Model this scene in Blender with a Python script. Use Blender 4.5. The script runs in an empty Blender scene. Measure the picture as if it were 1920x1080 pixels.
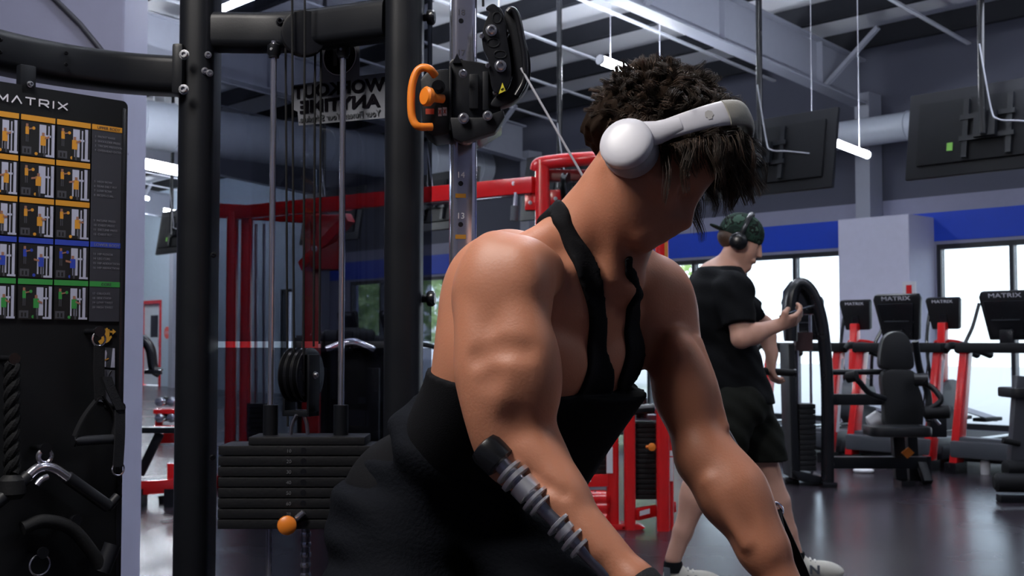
import bpy, bmesh, math, random
import numpy as np
from mathutils import Vector, Matrix, noise as mnoise

SC = bpy.context.scene
COL = SC.collection
rng = np.random.default_rng(7)
random.seed(7)

# ---------------------------------------------------------------- camera
FPX, CX, CY, CAMZ = 2200.0, 960.0, 540.0, 1.1
PITCH = math.atan(100 / FPX)
camd = bpy.data.cameras.new('camera')
cam = bpy.data.objects.new('camera', camd)
COL.objects.link(cam)
cam.location = (0, 0, CAMZ)
cam.rotation_euler = (math.pi / 2 + PITCH, 0, 0)
camd.sensor_width = 36
camd.lens = FPX / 1920 * 36
camd.clip_start = 0.05
camd.dof.use_dof = True
camd.dof.focus_distance = 1.8
camd.dof.aperture_fstop = 13
SC.camera = cam

# ---------------------------------------------------------------- world
wd = bpy.data.worlds.new('sky')
SC.world = wd
wd.use_nodes = True
nt = wd.node_tree
bg = nt.nodes['Background']
skt = nt.nodes.new('ShaderNodeTexSky')
skt.sky_type = 'HOSEK_WILKIE'
skt.turbidity = 6
skt.sun_direction = (0.2, -0.5, 0.85)
hs = nt.nodes.new('ShaderNodeHueSaturation')
hs.inputs['Saturation'].default_value = 0.45
nt.links.new(skt.outputs[0], hs.inputs['Color'])
nt.links.new(hs.outputs[0], bg.inputs[0])
bg.inputs[1].default_value = 13.0

# ---------------------------------------------------------------- view
SC.view_settings.view_transform = 'Standard'
SC.view_settings.look = 'None'
SC.view_settings.gamma = 1
SC.view_settings.use_curve_mapping = False
SC.view_settings.exposure = 0.0


def area(name, loc, target, sx, sy, power, col):
    l = bpy.data.lights.new(name, 'AREA')
    l.shape = 'RECTANGLE'
    l.size, l.size_y = sx, sy
    l.energy = power
    l.color = col
    o = bpy.data.objects.new(name, l)
    COL.objects.link(o)
    o.location = loc
    o.rotation_euler = (Vector(target) - Vector(loc)).to_track_quat('-Z', 'Y').to_euler()
    return o


# key and fill lamps added above the man and equipment (outside the frame)
area('added_area_light', (-1.15, 0.95, 3.2), (0.1, 1.7, 1.1), 0.5, 1.2, 80, (1.0, 0.95, 0.90))
area('added_area_light', (0.9, 3.2, 3.9), (0.3, 2.2, 1.0), 0.4, 1.2, 34, (0.86, 0.9, 1.0))
area('added_area_light', (-1.7, 3.2, 3.6), (-1.4, 3.4, 0), 0.4, 1.2, 8, (0.8, 0.86, 1.0))
area('added_uplight', (-1.0, 10.5, 4.0), (-1.0, 10.6, 6.0), 3.0, 3.0, 360, (0.88, 0.93, 1.0))  # both upward lamps are added below the roof to brighten the insulation
area('added_uplight', (2.2, 7.6, 4.1), (2.2, 7.7, 6.0), 2.6, 2.6, 240, (0.88, 0.93, 1.0))
area('added_area_light', (4.0, 8.0, 3.5), (4.6, 10.0, 0.0), 1.2, 1.2, 35, (0.78, 0.83, 1.0))

# ---------------------------------------------------------------- frames
SP, CP = math.sin(PITCH), math.cos(PITCH)


def P(u, v, d):
    """point seen at pixel (u, v) of the 1920x1080 photograph at distance d along the floor"""
    xc, yc = (u - CX) / FPX, (CY - v) / FPX
    r = Vector((xc, CP - yc * SP, SP + yc * CP))
    return Vector((0, 0, CAMZ)) + r * (d / r.y)


A43 = math.radians(43)
EV = Vector((-math.sin(A43), math.cos(A43), 0))     # along the window wall (to the left)
NV = Vector((math.cos(A43), math.sin(A43), 0))      # out through the window wall
WT = 13.42


def W(s, t, z):
    return EV * s + NV * t + Vector((0, 0, z))


ROOMROT = math.atan2(EV.y, EV.x)


# ---------------------------------------------------------------- mesh builder
def frame(xa, ya=None):
    x = Vector(xa).normalized()
    if ya is None:
        ya = Vector((0, 0, 1)) if abs(x.z) < 0.9 else Vector((0, 1, 0))
    y = Vector(ya)
    y = (y - x * y.dot(x)).normalized()
    return x, y, x.cross(y)


def catmull(pts, n=8, closed=False):
    pts = [Vector(p) for p in pts]
    out = []
    N = len(pts)
    rngs = range(N) if closed else range(N - 1)
    for i in rngs:
        if closed:
            p0, p1, p2, p3 = pts[i - 1], pts[i], pts[(i + 1) % N], pts[(i + 2) % N]
        else:
            p1, p2 = pts[i], pts[i + 1]
            p0 = pts[i - 1] if i > 0 else p1 * 2 - p2
            p3 = pts[i + 2] if i + 2 < N else p2 * 2 - p1
        for k in range(n):
            t = k / n
            out.append(0.5 * ((2 * p1) + (p2 - p0) * t + (2 * p0 - 5 * p1 + 4 * p2 - p3) * t * t
                              + (3 * p1 - p0 - 3 * p2 + p3) * t ** 3))
    if not closed:
        out.append(pts[-1])
    return out


class MB:
    def __init__(self):
        self.v, self.f, self.m = [], [], []
        self.mi = 0

    def add(self, vs, fs):
        b = len(self.v)
        self.v += [Vector(p) for p in vs]
        self.f += [[b + i for i in f] for f in fs]
        self.m += [self.mi] * len(fs)
        return self

    def obox(self, c, x, y, z):
        """box from centre and three half-axis vectors"""
        c, x, y, z = Vector(c), Vector(x), Vector(y), Vector(z)
        vs = [c + x * a + y * b + z * d for d in (-1, 1) for b in (-1, 1) for a in (-1, 1)]
        fs = [(0, 2, 3, 1), (4, 5, 7, 6), (0, 1, 5, 4), (2, 6, 7, 3), (0, 4, 6, 2), (1, 3, 7, 5)]
        if x.cross(y).dot(z) < 0:
            fs = [tuple(reversed(f)) for f in fs]
        return self.add(vs, fs)

    def box(self, c, s, rz=0.0):
        cr, sr = math.cos(rz), math.sin(rz)
        return self.obox(c, Vector((cr, sr, 0)) * s[0] / 2, Vector((-sr, cr, 0)) * s[1] / 2, (0, 0, s[2] / 2))

    def beam(self, a, b, w, h, up=(0, 0, 1)):
        """rectangular bar from a to b; h along 'up'"""
        a, b = Vector(a), Vector(b)
        x, y, z = frame(b - a, up)
        return self.obox((a + b) / 2, (b - a) / 2, y * h / 2, z * w / 2)

    def tube(self, pts, r, n=10, closed=False, caps=True, flat=1.0, up=None):
        pts = [Vector(p) for p in pts]
        N = len(pts)
        rs = r if hasattr(r, '__len__') else [r] * N
        rings = []
        t0 = (pts[1] - pts[0]).normalized()
        ref = Vector(up) if up is not None else (Vector((0, 0, 1)) if abs(t0.z) < 0.9 else Vector((1, 0, 0)))
        nrm = (ref - t0 * ref.dot(t0)).normalized()
        for i in range(N):
            if closed:
                t = (pts[(i + 1) % N] - pts[i - 1])
            else:
                t = (pts[min(i + 1, N - 1)] - pts[max(i - 1, 0)])
            t = t.normalized() if t.length > 1e-9 else t0
            base = ref if up is not None else nrm
            nn = base - t * base.dot(t)
            nrm = nn.normalized() if nn.length > 1e-6 else nrm
            bn = t.cross(nrm)
            rings.append([pts[i] + (nrm * math.cos(a) * flat + bn * math.sin(a)) * rs[i]
                          for a in [2 * math.pi * k / n for k in range(n)]])
        vs = [p for ring in rings for p in ring]
        fs = []
        M = N if closed else N - 1
        for i in range(M):
            j = (i + 1) % N
            for k in range(n):
                l = (k + 1) % n
                fs.append((i * n + k, i * n + l, j * n + l, j * n + k))
        if caps and not closed:
            fs.append(tuple(reversed(range(n))))
            fs.append(tuple((N - 1) * n + k for k in range(n)))
        return self.add(vs, fs)

    def cyl(self, a, b, r, r2=None, n=16):
        return self.tube([a, b], [r, r if r2 is None else r2], n)

    def lathe(self, base, axis, prof, n=20):
        """prof: list of (distance along axis, radius)"""
        x, y, z = frame(axis)
        base = Vector(base)
        vs, fs = [], []
        for (h, r) in prof:
            vs += [base + x * h + (y * math.cos(a) + z * math.sin(a)) * max(r, 1e-5) for a in
                   [2 * math.pi * k / n for k in range(n)]]
        for i in range(len(prof) - 1):
            for k in range(n):
                l = (k + 1) % n
                fs.append((i * n + k, i * n + l, (i + 1) * n + l, (i + 1) * n + k))
        fs.append(tuple(reversed(range(n))))
        fs.append(tuple((len(prof) - 1) * n + k for k in range(n)))
        return self.add(vs, fs)

    def prism(self, poly, o, x, y, d):
        """polygon in the plane (o, x, y) extruded by vector d"""
        o, x, y, d = Vector(o), Vector(x), Vector(y), Vector(d)
        n = len(poly)
        vs = [o + x * p[0] + y * p[1] for p in poly] + [o + x * p[0] + y * p[1] + d for p in poly]
        area2 = sum(poly[i - 1][0] * poly[i][1] - poly[i][0] * poly[i - 1][1] for i in range(n))
        up = x.cross(y).dot(d) * area2
        fs = [tuple(range(n)), tuple(range(2 * n - 1, n - 1, -1))]
        for i in range(n):
            j = (i + 1) % n
            fs.append((j, i, n + i, n + j))
        if up < 0:
            fs = [tuple(reversed(f)) for f in fs]
        fs = [tuple(reversed(f)) for f in fs] if up > 0 and False else fs
        self.add(vs, fs)
        return self

    def build(self, name, mats, parent=None, smooth=True, bevel=0.0, local=False, sub=0):
        me = bpy.data.meshes.new(name)
        off = Vector((0, 0, 0))
        if parent is not None and not local:
            q = parent
            while q is not None:
                off += q.location
                q = q.parent
        me.from_pydata([tuple(p - off) for p in self.v], [], self.f)
        mats = mats if isinstance(mats, (list, tuple)) else [mats]
        for m in mats:
            me.materials.append(m)
        if len(mats) > 1:
            me.polygons.foreach_set('material_index', self.m)
        bm = bmesh.new()
        bm.from_mesh(me)
        bmesh.ops.recalc_face_normals(bm, faces=bm.faces)
        if bevel > 0:
            es = [e for e in bm.edges if len(e.link_faces) == 2 and e.calc_face_angle(0) > 0.6]
            if es:
                bmesh.ops.bevel(bm, geom=es, offset=bevel, segments=2, profile=0.6, affect='EDGES', clamp_overlap=True)
        bm.to_mesh(me)
        bm.free()
        if smooth:
            me.polygons.foreach_set('use_smooth', [True] * len(me.polygons))
            me.set_sharp_from_angle(angle=math.radians(38))
        me.update()
        o = bpy.data.objects.new(name, me)
        COL.objects.link(o)
        if parent is not None:
            o.parent = parent
        if sub:
            md = o.modifiers.new('sub', 'SUBSURF')
            md.levels = md.render_levels = sub
        return o


def tag(o, label=None, cat=None, group=None, kind=None):
    if label: o['label'] = label
    if cat: o['category'] = cat
    if group: o['group'] = group
    if kind: o['kind'] = kind
    return o


def thing(name, label, cat, loc=(0, 0, 0), rz=0.0, group=None):
    o = bpy.data.objects.new(name, None)
    o.empty_display_size = 0.1
    COL.objects.link(o)
    o.location = loc
    o.rotation_euler = (0, 0, rz)
    return tag(o, label, cat, group)


def dup(root, loc, rz, label=None):
    def cp(o, par):
        c = o.copy()
        COL.objects.link(c)
        c.parent = par
        for ch in list(o.children):
            cp(ch, c)
        return c
    c = cp(root, None)
    c.location = loc
    c.rotation_euler = (0, 0, rz)
    if label: c['label'] = label
    return c


def text(name, s, loc, xdir, ydir, size, m, parent=None, mirror=False, sx=1.0, ext=0.0006, spacing=1.0, align='LEFT', bold=0.0):
    """flat lettering as a mesh: xdir reading direction, ydir up"""
    cu = bpy.data.curves.new(name, 'FONT')
    cu.body = s
    cu.size = size
    cu.extrude = ext
    cu.offset = bold
    cu.space_character = spacing
    cu.align_x = align
    cu.resolution_u = 3
    tmp = bpy.data.objects.new('tmp', cu)
    COL.objects.link(tmp)
    me = bpy.data.meshes.new_from_object(tmp)
    bpy.data.objects.remove(tmp)
    x, y, z = frame(xdir, ydir)
    k = -sx if mirror else sx
    off = Vector((0, 0, 0))
    q = parent
    while q is not None:
        off += q.location
        q = q.parent
    M = Matrix(((x.x * k, y.x, z.x, 0), (x.y * k, y.y, z.y, 0), (x.z * k, y.z, z.z, 0), (0, 0, 0, 1)))
    M = Matrix.Translation(Vector(loc) - off) @ M
    me.transform(M)
    if mirror:
        me.flip_normals()
    me.name = name
    me.materials.clear()
    me.materials.append(m)
    o = bpy.data.objects.new(name, me)
    COL.objects.link(o)
    if parent is not None:
        o.parent = parent
    return o


# ---------------------------------------------------------------- materials
MATS = {}


def mat(name, col, rough=0.5, metal=0.0, var=0.06, vscale=12.0, bump=0.0, bscale=60.0, emit=0.0, spec=0.5,
        sss=0.0, coat=0.0, rvar=0.08, col2=None):
    if name in MATS:
        return MATS[name]
    m = bpy.data.materials.new(name)
    m.use_nodes = True
    t = m.node_tree
    b = t.nodes['Principled BSDF']
    b.inputs['Metallic'].default_value = metal
    b.inputs['Specular IOR Level'].default_value = spec
    b.inputs['Coat Weight'].default_value = coat
    b.inputs['Coat Roughness'].default_value = 0.12
    tc = t.nodes.new('ShaderNodeTexCoord')
    nz = t.nodes.new('ShaderNodeTexNoise')
    nz.inputs['Scale'].default_value = vscale
    nz.inputs['Detail'].default_value = 4
    t.links.new(tc.outputs['Object'], nz.inputs['Vector'])
    mx = t.nodes.new('ShaderNodeMix')
    mx.data_type = 'RGBA'
    c = Vector(col)
    c2 = Vector(col2) if col2 else c * (1 + var)
    c1 = c if col2 else c * (1 - var)
    mx.inputs['A'].default_value = (*c1, 1)
    mx.inputs['B'].default_value = (*c2, 1)
    t.links.new(nz.outputs['Fac'], mx.inputs['Factor'])
    t.links.new(mx.outputs['Result'], b.inputs['Base Color'])
    mr = t.nodes.new('ShaderNodeMapRange')
    mr.inputs['To Min'].default_value = max(rough - rvar, 0.02)
    mr.inputs['To Max'].default_value = min(rough + rvar, 1)
    t.links.new(nz.outputs['Fac'], mr.inputs['Value'])
    t.links.new(mr.outputs['Result'], b.inputs['Roughness'])
    if bump > 0:
        n2 = t.nodes.new('ShaderNodeTexNoise')
        n2.inputs['Scale'].default_value = bscale
        n2.inputs['Detail'].default_value = 3
        t.links.new(tc.outputs['Object'], n2.inputs['Vector'])
        bp = t.nodes.new('ShaderNodeBump')
        bp.inputs['Strength'].default_value = bump
        bp.inputs['Distance'].default_value = 0.01
        t.links.new(n2.outputs['Fac'], bp.inputs['Height'])
        t.links.new(bp.outputs['Normal'], b.inputs['Normal'])
    if emit > 0:
        b.inputs['Emission Color'].default_value = (*col, 1)
        b.inputs['Emission Strength'].default_value = emit
    if sss > 0:
        b.inputs['Subsurface Weight'].default_value = sss
        b.inputs['Subsurface Radius'].default_value = (0.012, 0.005, 0.003)
        b.inputs['Subsurface Scale'].default_value = 1.0
    MATS[name] = m
    return m


def glassmat(name, tint, fac):
    m = bpy.data.materials.new(name)
    m.use_nodes = True
    t = m.node_tree
    t.nodes.remove(t.nodes['Principled BSDF'])
    out = t.nodes['Material Output']
    tr = t.nodes.new('ShaderNodeBsdfTransparent')
    tr.inputs[0].default_value = (*tint, 1)
    gl = t.nodes.new('ShaderNodeBsdfGlossy')
    gl.inputs['Roughness'].default_value = 0.03
    gl.inputs[0].default_value = (0.9, 0.92, 1, 1)
    fr = t.nodes.new('ShaderNodeFresnel')
    fr.inputs[0].default_value = 1.45
    ml = t.nodes.new('ShaderNodeMath')
    ml.operation = 'MULTIPLY'
    ml.inputs[1].default_value = fac
    t.links.new(fr.outputs[0], ml.inputs[0])
    mx = t.nodes.new('ShaderNodeMixShader')
    t.links.new(ml.outputs[0], mx.inputs[0])
    t.links.new(tr.outputs[0], mx.inputs[1])
    t.links.new(gl.outputs[0], mx.inputs[2])
    t.links.new(mx.outputs[0], out.inputs[0])
    return m


BLK = mat('black_powder_coat', (0.0058, 0.0068, 0.0095), 0.42, 0, bump=0.03, bscale=400, spec=0.28)
BLKG = mat('black_gloss_plastic', (0.007, 0.0075, 0.0095), 0.25)
RUB = mat('black_rubber', (0.007, 0.0075, 0.009), 0.65, bump=0.1, bscale=200, spec=0.25)
PAD = mat('black_upholstery', (0.006, 0.0065, 0.008), 0.45, bump=0.05, bscale=150)
IRON = mat('dark_iron_plate', (0.007, 0.0075, 0.0095), 0.5, 0, bump=0.08, bscale=120, spec=0.3)
CHR = mat('chrome', (0.68, 0.68, 0.78), 0.16, 0.92, rvar=0.05)
STEEL = mat('brushed_steel', (0.42, 0.42, 0.48), 0.3, 1.0)
BOLT = mat('zinc_bolt', (0.55, 0.55, 0.58), 0.3, 1.0)
RED = mat('red_gloss_paint', (0.62, 0.012, 0.014), 0.22, coat=0.5)
ORG = mat('orange_plastic', (0.72, 0.20, 0.018), 0.4)
WHT = mat('white_paint', (0.72, 0.72, 0.76), 0.5)
LAV = mat('lavender_wall_paint', (0.31, 0.315, 0.435), 0.75, bump=0.05, bscale=80)
LAVD = mat('grey_upper_wall_panel', (0.085, 0.09, 0.13), 0.7, bump=0.05, bscale=80)
BLUE = mat('blue_band_paint', (0.010, 0.065, 0.62), 0.6)
LABEL = mat('white_label', (0.60, 0.60, 0.66), 0.5)
FRM = mat('dark_window_frame', (0.02, 0.022, 0.028), 0.4)
TUBE = mat('led_tube', (0.86, 0.92, 1.0), 0.5, emit=105.0, var=0.0)
# ================================================================ room
def zc(t):                      # underside of the purlins: shed roof rising away from the window wall
    return 4.62 + 0.094 * (13.0 - t)


S0, S1, T0 = -7.0, 33.0, -7.0
# floor: speckled rubber
fm = bpy.data.materials.new('speckled_rubber_floor')
fm.use_nodes = True
t = fm.node_tree
b = t.nodes['Principled BSDF']
tc = t.nodes.new('ShaderNodeTexCoord')
n1 = t.nodes.new('ShaderNodeTexNoise'); n1.inputs['Scale'].default_value = 90; n1.inputs['Detail'].default_value = 3
n2 = t.nodes.new('ShaderNodeTexNoise'); n2.inputs['Scale'].default_value = 0.9; n2.inputs['Detail'].default_value = 4
t.links.new(tc.outputs['Object'], n1.inputs['Vector']); t.links.new(tc.outputs['Object'], n2.inputs['Vector'])
cr = t.nodes.new('ShaderNodeValToRGB')
cr.color_ramp.elements[0].position = 0.56; cr.color_ramp.elements[0].color = (0.022, 0.017, 0.023, 1)
cr.color_ramp.elements[1].position = 0.70; cr.color_ramp.elements[1].color = (0.055, 0.044, 0.056, 1)
t.links.new(n1.outputs['Fac'], cr.inputs[0]); t.links.new(cr.outputs[0], b.inputs['Base Color'])
mr = t.nodes.new('ShaderNodeMapRange'); mr.inputs['To Min'].default_value = 0.19; mr.inputs['To Max'].default_value = 0.33
t.links.new(n2.outputs['Fac'], mr.inputs['Value']); t.links.new(mr.outputs[0], b.inputs['Roughness'])
bp = t.nodes.new('ShaderNodeBump'); bp.inputs['Strength'].default_value = 0.12; bp.inputs['Distance'].default_value = 0.004
t.links.new(n1.outputs['Fac'], bp.inputs['Height']); t.links.new(bp.outputs[0], b.inputs['Normal'])

m = MB()
m.obox(W((S0 + S1) / 2, (T0 + WT) / 2, -0.05), EV * (S1 - S0) / 2, NV * (WT - T0) / 2, (0, 0, 0.05))
tag(m.build('floor', fm, smooth=False), kind='structure')

# ceiling: white insulation, dark purlins, sag rods, rafters
INS = mat('white_insulation_facing', (0.86, 0.88, 0.95), 0.45, bump=0.35, bscale=2.5, var=0.05, vscale=1.2)
PUR = mat('grey_purlin', (0.011, 0.012, 0.017), 0.65, spec=.2)
BEAMM = mat('light_grey_steel', (0.29, 0.305, 0.37), 0.5)
RODM = mat('white_sag_rod', (0.60, 0.62, 0.70), 0.5)
m = MB()
a0, a1 = T0 - 0.3, WT + 0.3
def ZI(t): return zc(t) + 0.36
m.add([W(S0 - .3, a0, ZI(a0)), W(S1 + .3, a0, ZI(a0)), W(S1 + .3, a1, ZI(a1)), W(S0 - .3, a1, ZI(a1)),
       W(S0 - .3, a0, ZI(a0) + .2), W(S1 + .3, a0, ZI(a0) + .2), W(S1 + .3, a1, ZI(a1) + .2), W(S0 - .3, a1, ZI(a1) + .2)],
      [(0, 1, 2, 3), (7, 6, 5, 4), (0, 4, 5, 1), (1, 5, 6, 2), (2, 6, 7, 3), (3, 7, 4, 0)])
ceil = tag(m.build('ceiling', INS, smooth=False), kind='structure')
RS = [-4.55, 1.55, 7.65, 13.75, 19.85, 25.95, 32.05]
PT = [12.75 - 1.06 * k for k in range(19)]
for tp in PT:
    z = zc(tp)
    m = MB()
    m.obox(W((S0 + S1) / 2, tp, z + .125), EV * (S1 - S0) / 2, NV * .006, (0, 0, .125))
    m.obox(W((S0 + S1) / 2, tp - .04, z + .006), EV * (S1 - S0) / 2, NV * .04, (0, 0, .006))
    m.obox(W((S0 + S1) / 2, tp + .04, z + .245), EV * (S1 - S0) / 2, NV * .04, (0, 0, .006))
    m.build('purlin', PUR, ceil, smooth=False)
for k in range(3, 20):                                   # white sag straps crossing under the purlins
    s = 0.9 + k * 1.35
    if min(abs(s - r) for r in RS) < 0.3: continue
    m = MB()
    m.beam(W(s, 13.2, zc(13.2) - .016), W(s, -1.0, zc(-1.0) - .016), .05, .022)
    m.build('strap', RODM, ceil, smooth=False)
    if k % 3 == 0:
        m = MB()
        m.tube([W(s + .2, 8.4, zc(8.4) + .3), W(s + .22, 8.4, zc(8.4) - .5), W(s + .26, 8.42, zc(8.4) - .85)], .006, 6)
        m.build('hanging_wire', RODM, ceil)
for rs in RS[1:6]:                                        # tapered I-section rafters
    m = MB()
    prof = []
    def zb(t): return 4.05 + 0.094 * (13.0 - t)
    for sgn, off, hw in ((0, 0, 0.006),):
        pa, pb = 13.05, T0
        m.prism([(pa, zb(pa)), (pb, zb(pb)), (pb, zc(pb) - .03), (pa, zc(pa) - .03)], EV * (rs - .006), NV, Vector((0, 0, 1)), EV * .012)
        for zf in (zb, lambda t: zc(t) - .03):
            m.prism([(pa, zf(pa) - .012), (pb, zf(pb) - .012), (pb, zf(pb) + .012), (pa, zf(pa) + .012)], EV * (rs - .10), NV, Vector((0, 0, 1)), EV * .20)
    for ts in (12.1, 10.2, 8.3, 6.4):
        m.obox(W(rs, ts, (zb(ts) + zc(ts)) / 2), EV * .08, NV * .006, (0, 0, .27))
    m.build('rafter', BEAMM, ceil, smooth=False)
    for ts in (12.2, 8.9, 5.6):
        for sg in (-1, 1):
            m = MB()
            m.beam(W(rs + sg * .06, ts, zb(ts) + .03), W(rs + sg * .75, ts, zc(ts) + .02), .06, .05)
            m.build('flange_brace', BEAMM, ceil, smooth=False)

# window wall -------------------------------------------------------
WIN = [(2.4, 6.86, 0.06, 2.27, 5), (8.0, 12.3, 0.06, 2.27, 5), (14.3, 19.07, 0.06, 2.27, 5), (21.15, 21.6, .06, 2.2, 1)]
DOORS = [(25.25, 26.4), (27.05, 28.2)]
holes = sorted([(w[0], w[1], w[2], w[3]) for w in WIN] + [(d[0], d[1], 0.0, 2.11) for d in DOORS])
m = MB()
def wbox(m, s0, s1, z0, z1, t0=WT, t1=WT + .2):
    m.obox(W((s0 + s1) / 2, (t0 + t1) / 2, (z0 + z1) / 2), EV * (s1 - s0) / 2, NV * (t1 - t0) / 2, (0, 0, (z1 - z0) / 2))
cur = S0
for (h0, h1, z0, z1) in holes:
    wbox(m, cur, h0, 0, 2.3)
    wbox(m, h0, h1, z1, 2.3)
    if z0 > 0: wbox(m, h0, h1, 0, z0)
    cur = h1
wbox(m, cur, S1, 0, 2.3)
wbox(m, S0, S1, 2.3, 2.86)
wall = tag(m.build('wall_back', LAV, smooth=False), kind='structure')
m = MB(); wbox(m, S0, S1, 2.86, 5.2, WT + .05, WT + .2)
m.build('upper_panel', LAVD, wall, smooth=False)
m = MB(); wbox(m, S0, 20.25, 2.31, 2.66, WT - .012, WT + .01)
tag(m.build('trim_1', BLUE, smooth=False), kind='structure')
PALEW = mat('pale_blue_wall', (.46, .56, .66), .75, bump=.05, bscale=80)  # wall beyond the blue band set paler and bluer than the rest
for (s0, s1, z0, z1) in ((20.25, 21.15, 0, 5.2), (21.15, 21.6, 2.2, 5.2), (21.6, 25.25, 0, 5.2), (25.25, 26.4, 2.12, 5.2), (26.4, 27.05, 0, 5.2), (27.05, 28.2, 2.12, 5.2), (28.2, 33, 0, 5.2)):
    m = MB(); wbox(m, s0, s1, z0, z1, WT - .010, WT + .06)
    m.build('pale_stretch', PALEW, wall, smooth=False)
GLS = glassmat('window_glass', (0.93, 0.97, 0.98), 0.8)
for i, (s0, s1, z0, z1, n) in enumerate(WIN):
    m = MB()
    wbox(m, s0, s1, z1 - .06, z1, WT + .01, WT + .11)
    wbox(m, s0, s1, z0, z0 + .07, WT + .01, WT + .11)
    for k in range(n + 1):
        s = s0 + .025 + (s1 - s0 - .05) * k / n
        wbox(m, s - .025, s + .025, z0, z1, WT + .01, WT + .11)
    wn = tag(m.build('window_%d' % (i + 1), FRM, smooth=False), kind='structure')
    for k in range(n):
        sa = s0 + .05 + (s1 - s0 - .05) * k / n
        sb = s0 + (s1 - s0 - .05) * (k + 1) / n
        m = MB(); wbox(m, sa, sb, z0 + .07, z1 - .06, WT + .055, WT + .061)
        m.build('pane', GLS, wn, smooth=False)
# red framed doors at the far end
DWH = mat('pale_door_paint', (0.62, 0.68, 0.74), 0.5)
for i, (s0, s1) in enumerate(DOORS):
    m = MB()
    wbox(m, s0 - .0, s0 + .09, 0, 2.11, WT - .03, WT + .12)
    wbox(m, s1 - .09, s1, 0, 2.11, WT - .03, WT + .12)
    wbox(m, s0, s1, 2.03, 2.12, WT - .03, WT + .12)
    d = tag(m.build('door_%d' % (i + 1), RED, smooth=False), kind='structure')
    m = MB(); wbox(m, s0 + .09, s1 - .09, 0.02, 2.03, WT + .05, WT + .09)
    lf = m.build('leaf', DWH, d, smooth=False)
    m = MB(); wbox(m, s0 + .3, s1 - .45, 1.2, 1.75, WT + .045, WT + .055); m.build('glazing', BLKG, lf, smooth=False)
    m = MB(); wbox(m, s0 + .14, s0 + .19, .95, 1.15, WT + .0, WT + .05); m.build('handle', STEEL, lf)
# casing around the column between the windows, steel columns above
CAS = mat('pale_column_casing', (0.56, 0.56, 0.70), 0.6)
for rs, full in zip(RS[1:6], (1, 0, 1, 1, 1)):
    m = MB()
    wbox(m, rs - .1, rs + .1, 0, 4.2, WT - .32, WT - .02)
    m.build('steel_column', BEAMM, wall, smooth=False)
m = MB(); wbox(m, 6.88, 7.62 + .2, 0, 2.6, WT - .62, WT)
m.build('column_casing', CAS, wall, smooth=False, bevel=.01)
# small notices and switch plates on the wall
for (s, z, w, h) in ((11.2, 2.95, .12, .2), (17.6, 3.1, .12, .2)):
    m = MB(); wbox(m, s, s + w, z, z + h, WT - .01, WT + .06); m.build('wall_plate', WHT, wall, smooth=False)
m = MB(); wbox(m, 6.79, 6.96, 1.62, 1.80, WT - .645, WT - .62)
nt_ = tag(m.build('notice', LABEL, smooth=False), 'small white notice with red mark on the pale column casing', 'notice')
m = MB(); wbox(m, 6.84, 6.91, 1.66, 1.76, WT - .65, WT - .645); m.build('red_mark', RED, nt_, smooth=False)

# other walls, out of view, close the room
m = MB(); m.obox(W(S1 + .1, (T0 + WT) / 2, 3.1), EV * .1, NV * (WT - T0 + .4) / 2, (0, 0, 3.3))
tag(m.build('wall_left', LAV, smooth=False), kind='structure')
m = MB(); m.obox(W(S0 - .1, (T0 + WT) / 2, 3.1), EV * .1, NV * (WT - T0 + .4) / 2, (0, 0, 3.3))
tag(m.build('wall_right', LAV, smooth=False), kind='structure')
m = MB(); m.obox(W((S0 + S1) / 2, T0 - .1, 3.3), EV * (S1 - S0) / 2, NV * .1, (0, 0, 3.6))
tag(m.build('wall_front', LAV, smooth=False), kind='structure')
# lavender pier behind the exercise board
c = P(270, 600, 4.9)
m = MB(); m.box((c.x - .75, 4.75, 2.6), (1.5, .3, 5.2))
pier = tag(m.build('wall_pier', LAV, smooth=False, bevel=.008), kind='structure')
m = MB(); m.tube([P(60, -45, 4.585), P(150, 45, 4.585), P(205, 112, 4.585), P(216, 126, 4.585)], .011, 10)
m.build('diagonal_tube', mat('dark_grey_tube', (.05, .05, .065), .5), pier)  # thin dark tube running diagonally across the pier face

# ground and greenery outside
m = MB(); m.obox(W(14, WT + 20, -.12), EV * 45, NV * 19.7, (0, 0, .05))
tag(m.build('pavement', mat('pale_pavement', (.55, .55, .56), .9, bump=.1, bscale=8), smooth=False), kind='structure')
LEAF = mat('bright_green_leaves', (0.62, 0.78, 0.34), 0.6, var=.25, vscale=3)
BARK = mat('bark', (.1, .07, .05), .9)
def shrub(s, t, h, r, label):
    root = thing('tree', label, 'tree', W(s, t, -.07))
    m = MB(); m.tube([W(s, t, -.1), W(s + .05, t, h * .4), W(s - .03, t, h * .75)], [.12, .09, .03], 8); m.build('trunk', BARK, root)
    n = 1300
    q = rng.normal(size=(n, 3)); q /= np.linalg.norm(q, axis=1)[:, None]
    q *= (rng.random((n, 1)) ** .35) * np.array([r, r, h * .42])
    vs, fs = [], []
    cz = h * .6
    nv = rng.normal(size=(n, 3)); nv /= np.linalg.norm(nv, axis=1)[:, None]
    ov = rng.normal(size=(n, 3)); ov -= nv * (ov * nv).sum(1)[:, None]; ov /= np.linalg.norm(ov, axis=1)[:, None]
    cc = q + np.array(W(s, t, cz))
    m = MB()
    for i in range(n):
        a, b_, c_ = Vector(cc[i]), Vector(nv[i]) * .16, Vector(ov[i]) * .08
        m.add([a - b_, a + c_, a + b_, a - c_], [(0, 1, 2, 3)])
    tag(m.build('foliage', LEAF, root, smooth=False), kind='stuff')
shrub(24.5, 21.0, 4.6, 1.9, 'bright green tree outside the far left window, nearest its left frame')
shrub(19.8, 22.5, 4.2, 1.9, 'bright green tree outside the far left window, just right of another tree')
shrub(27.8, 20.0, 3.6, 1.4, 'bright green tree outside the narrow window left of the wide windows')

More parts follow.
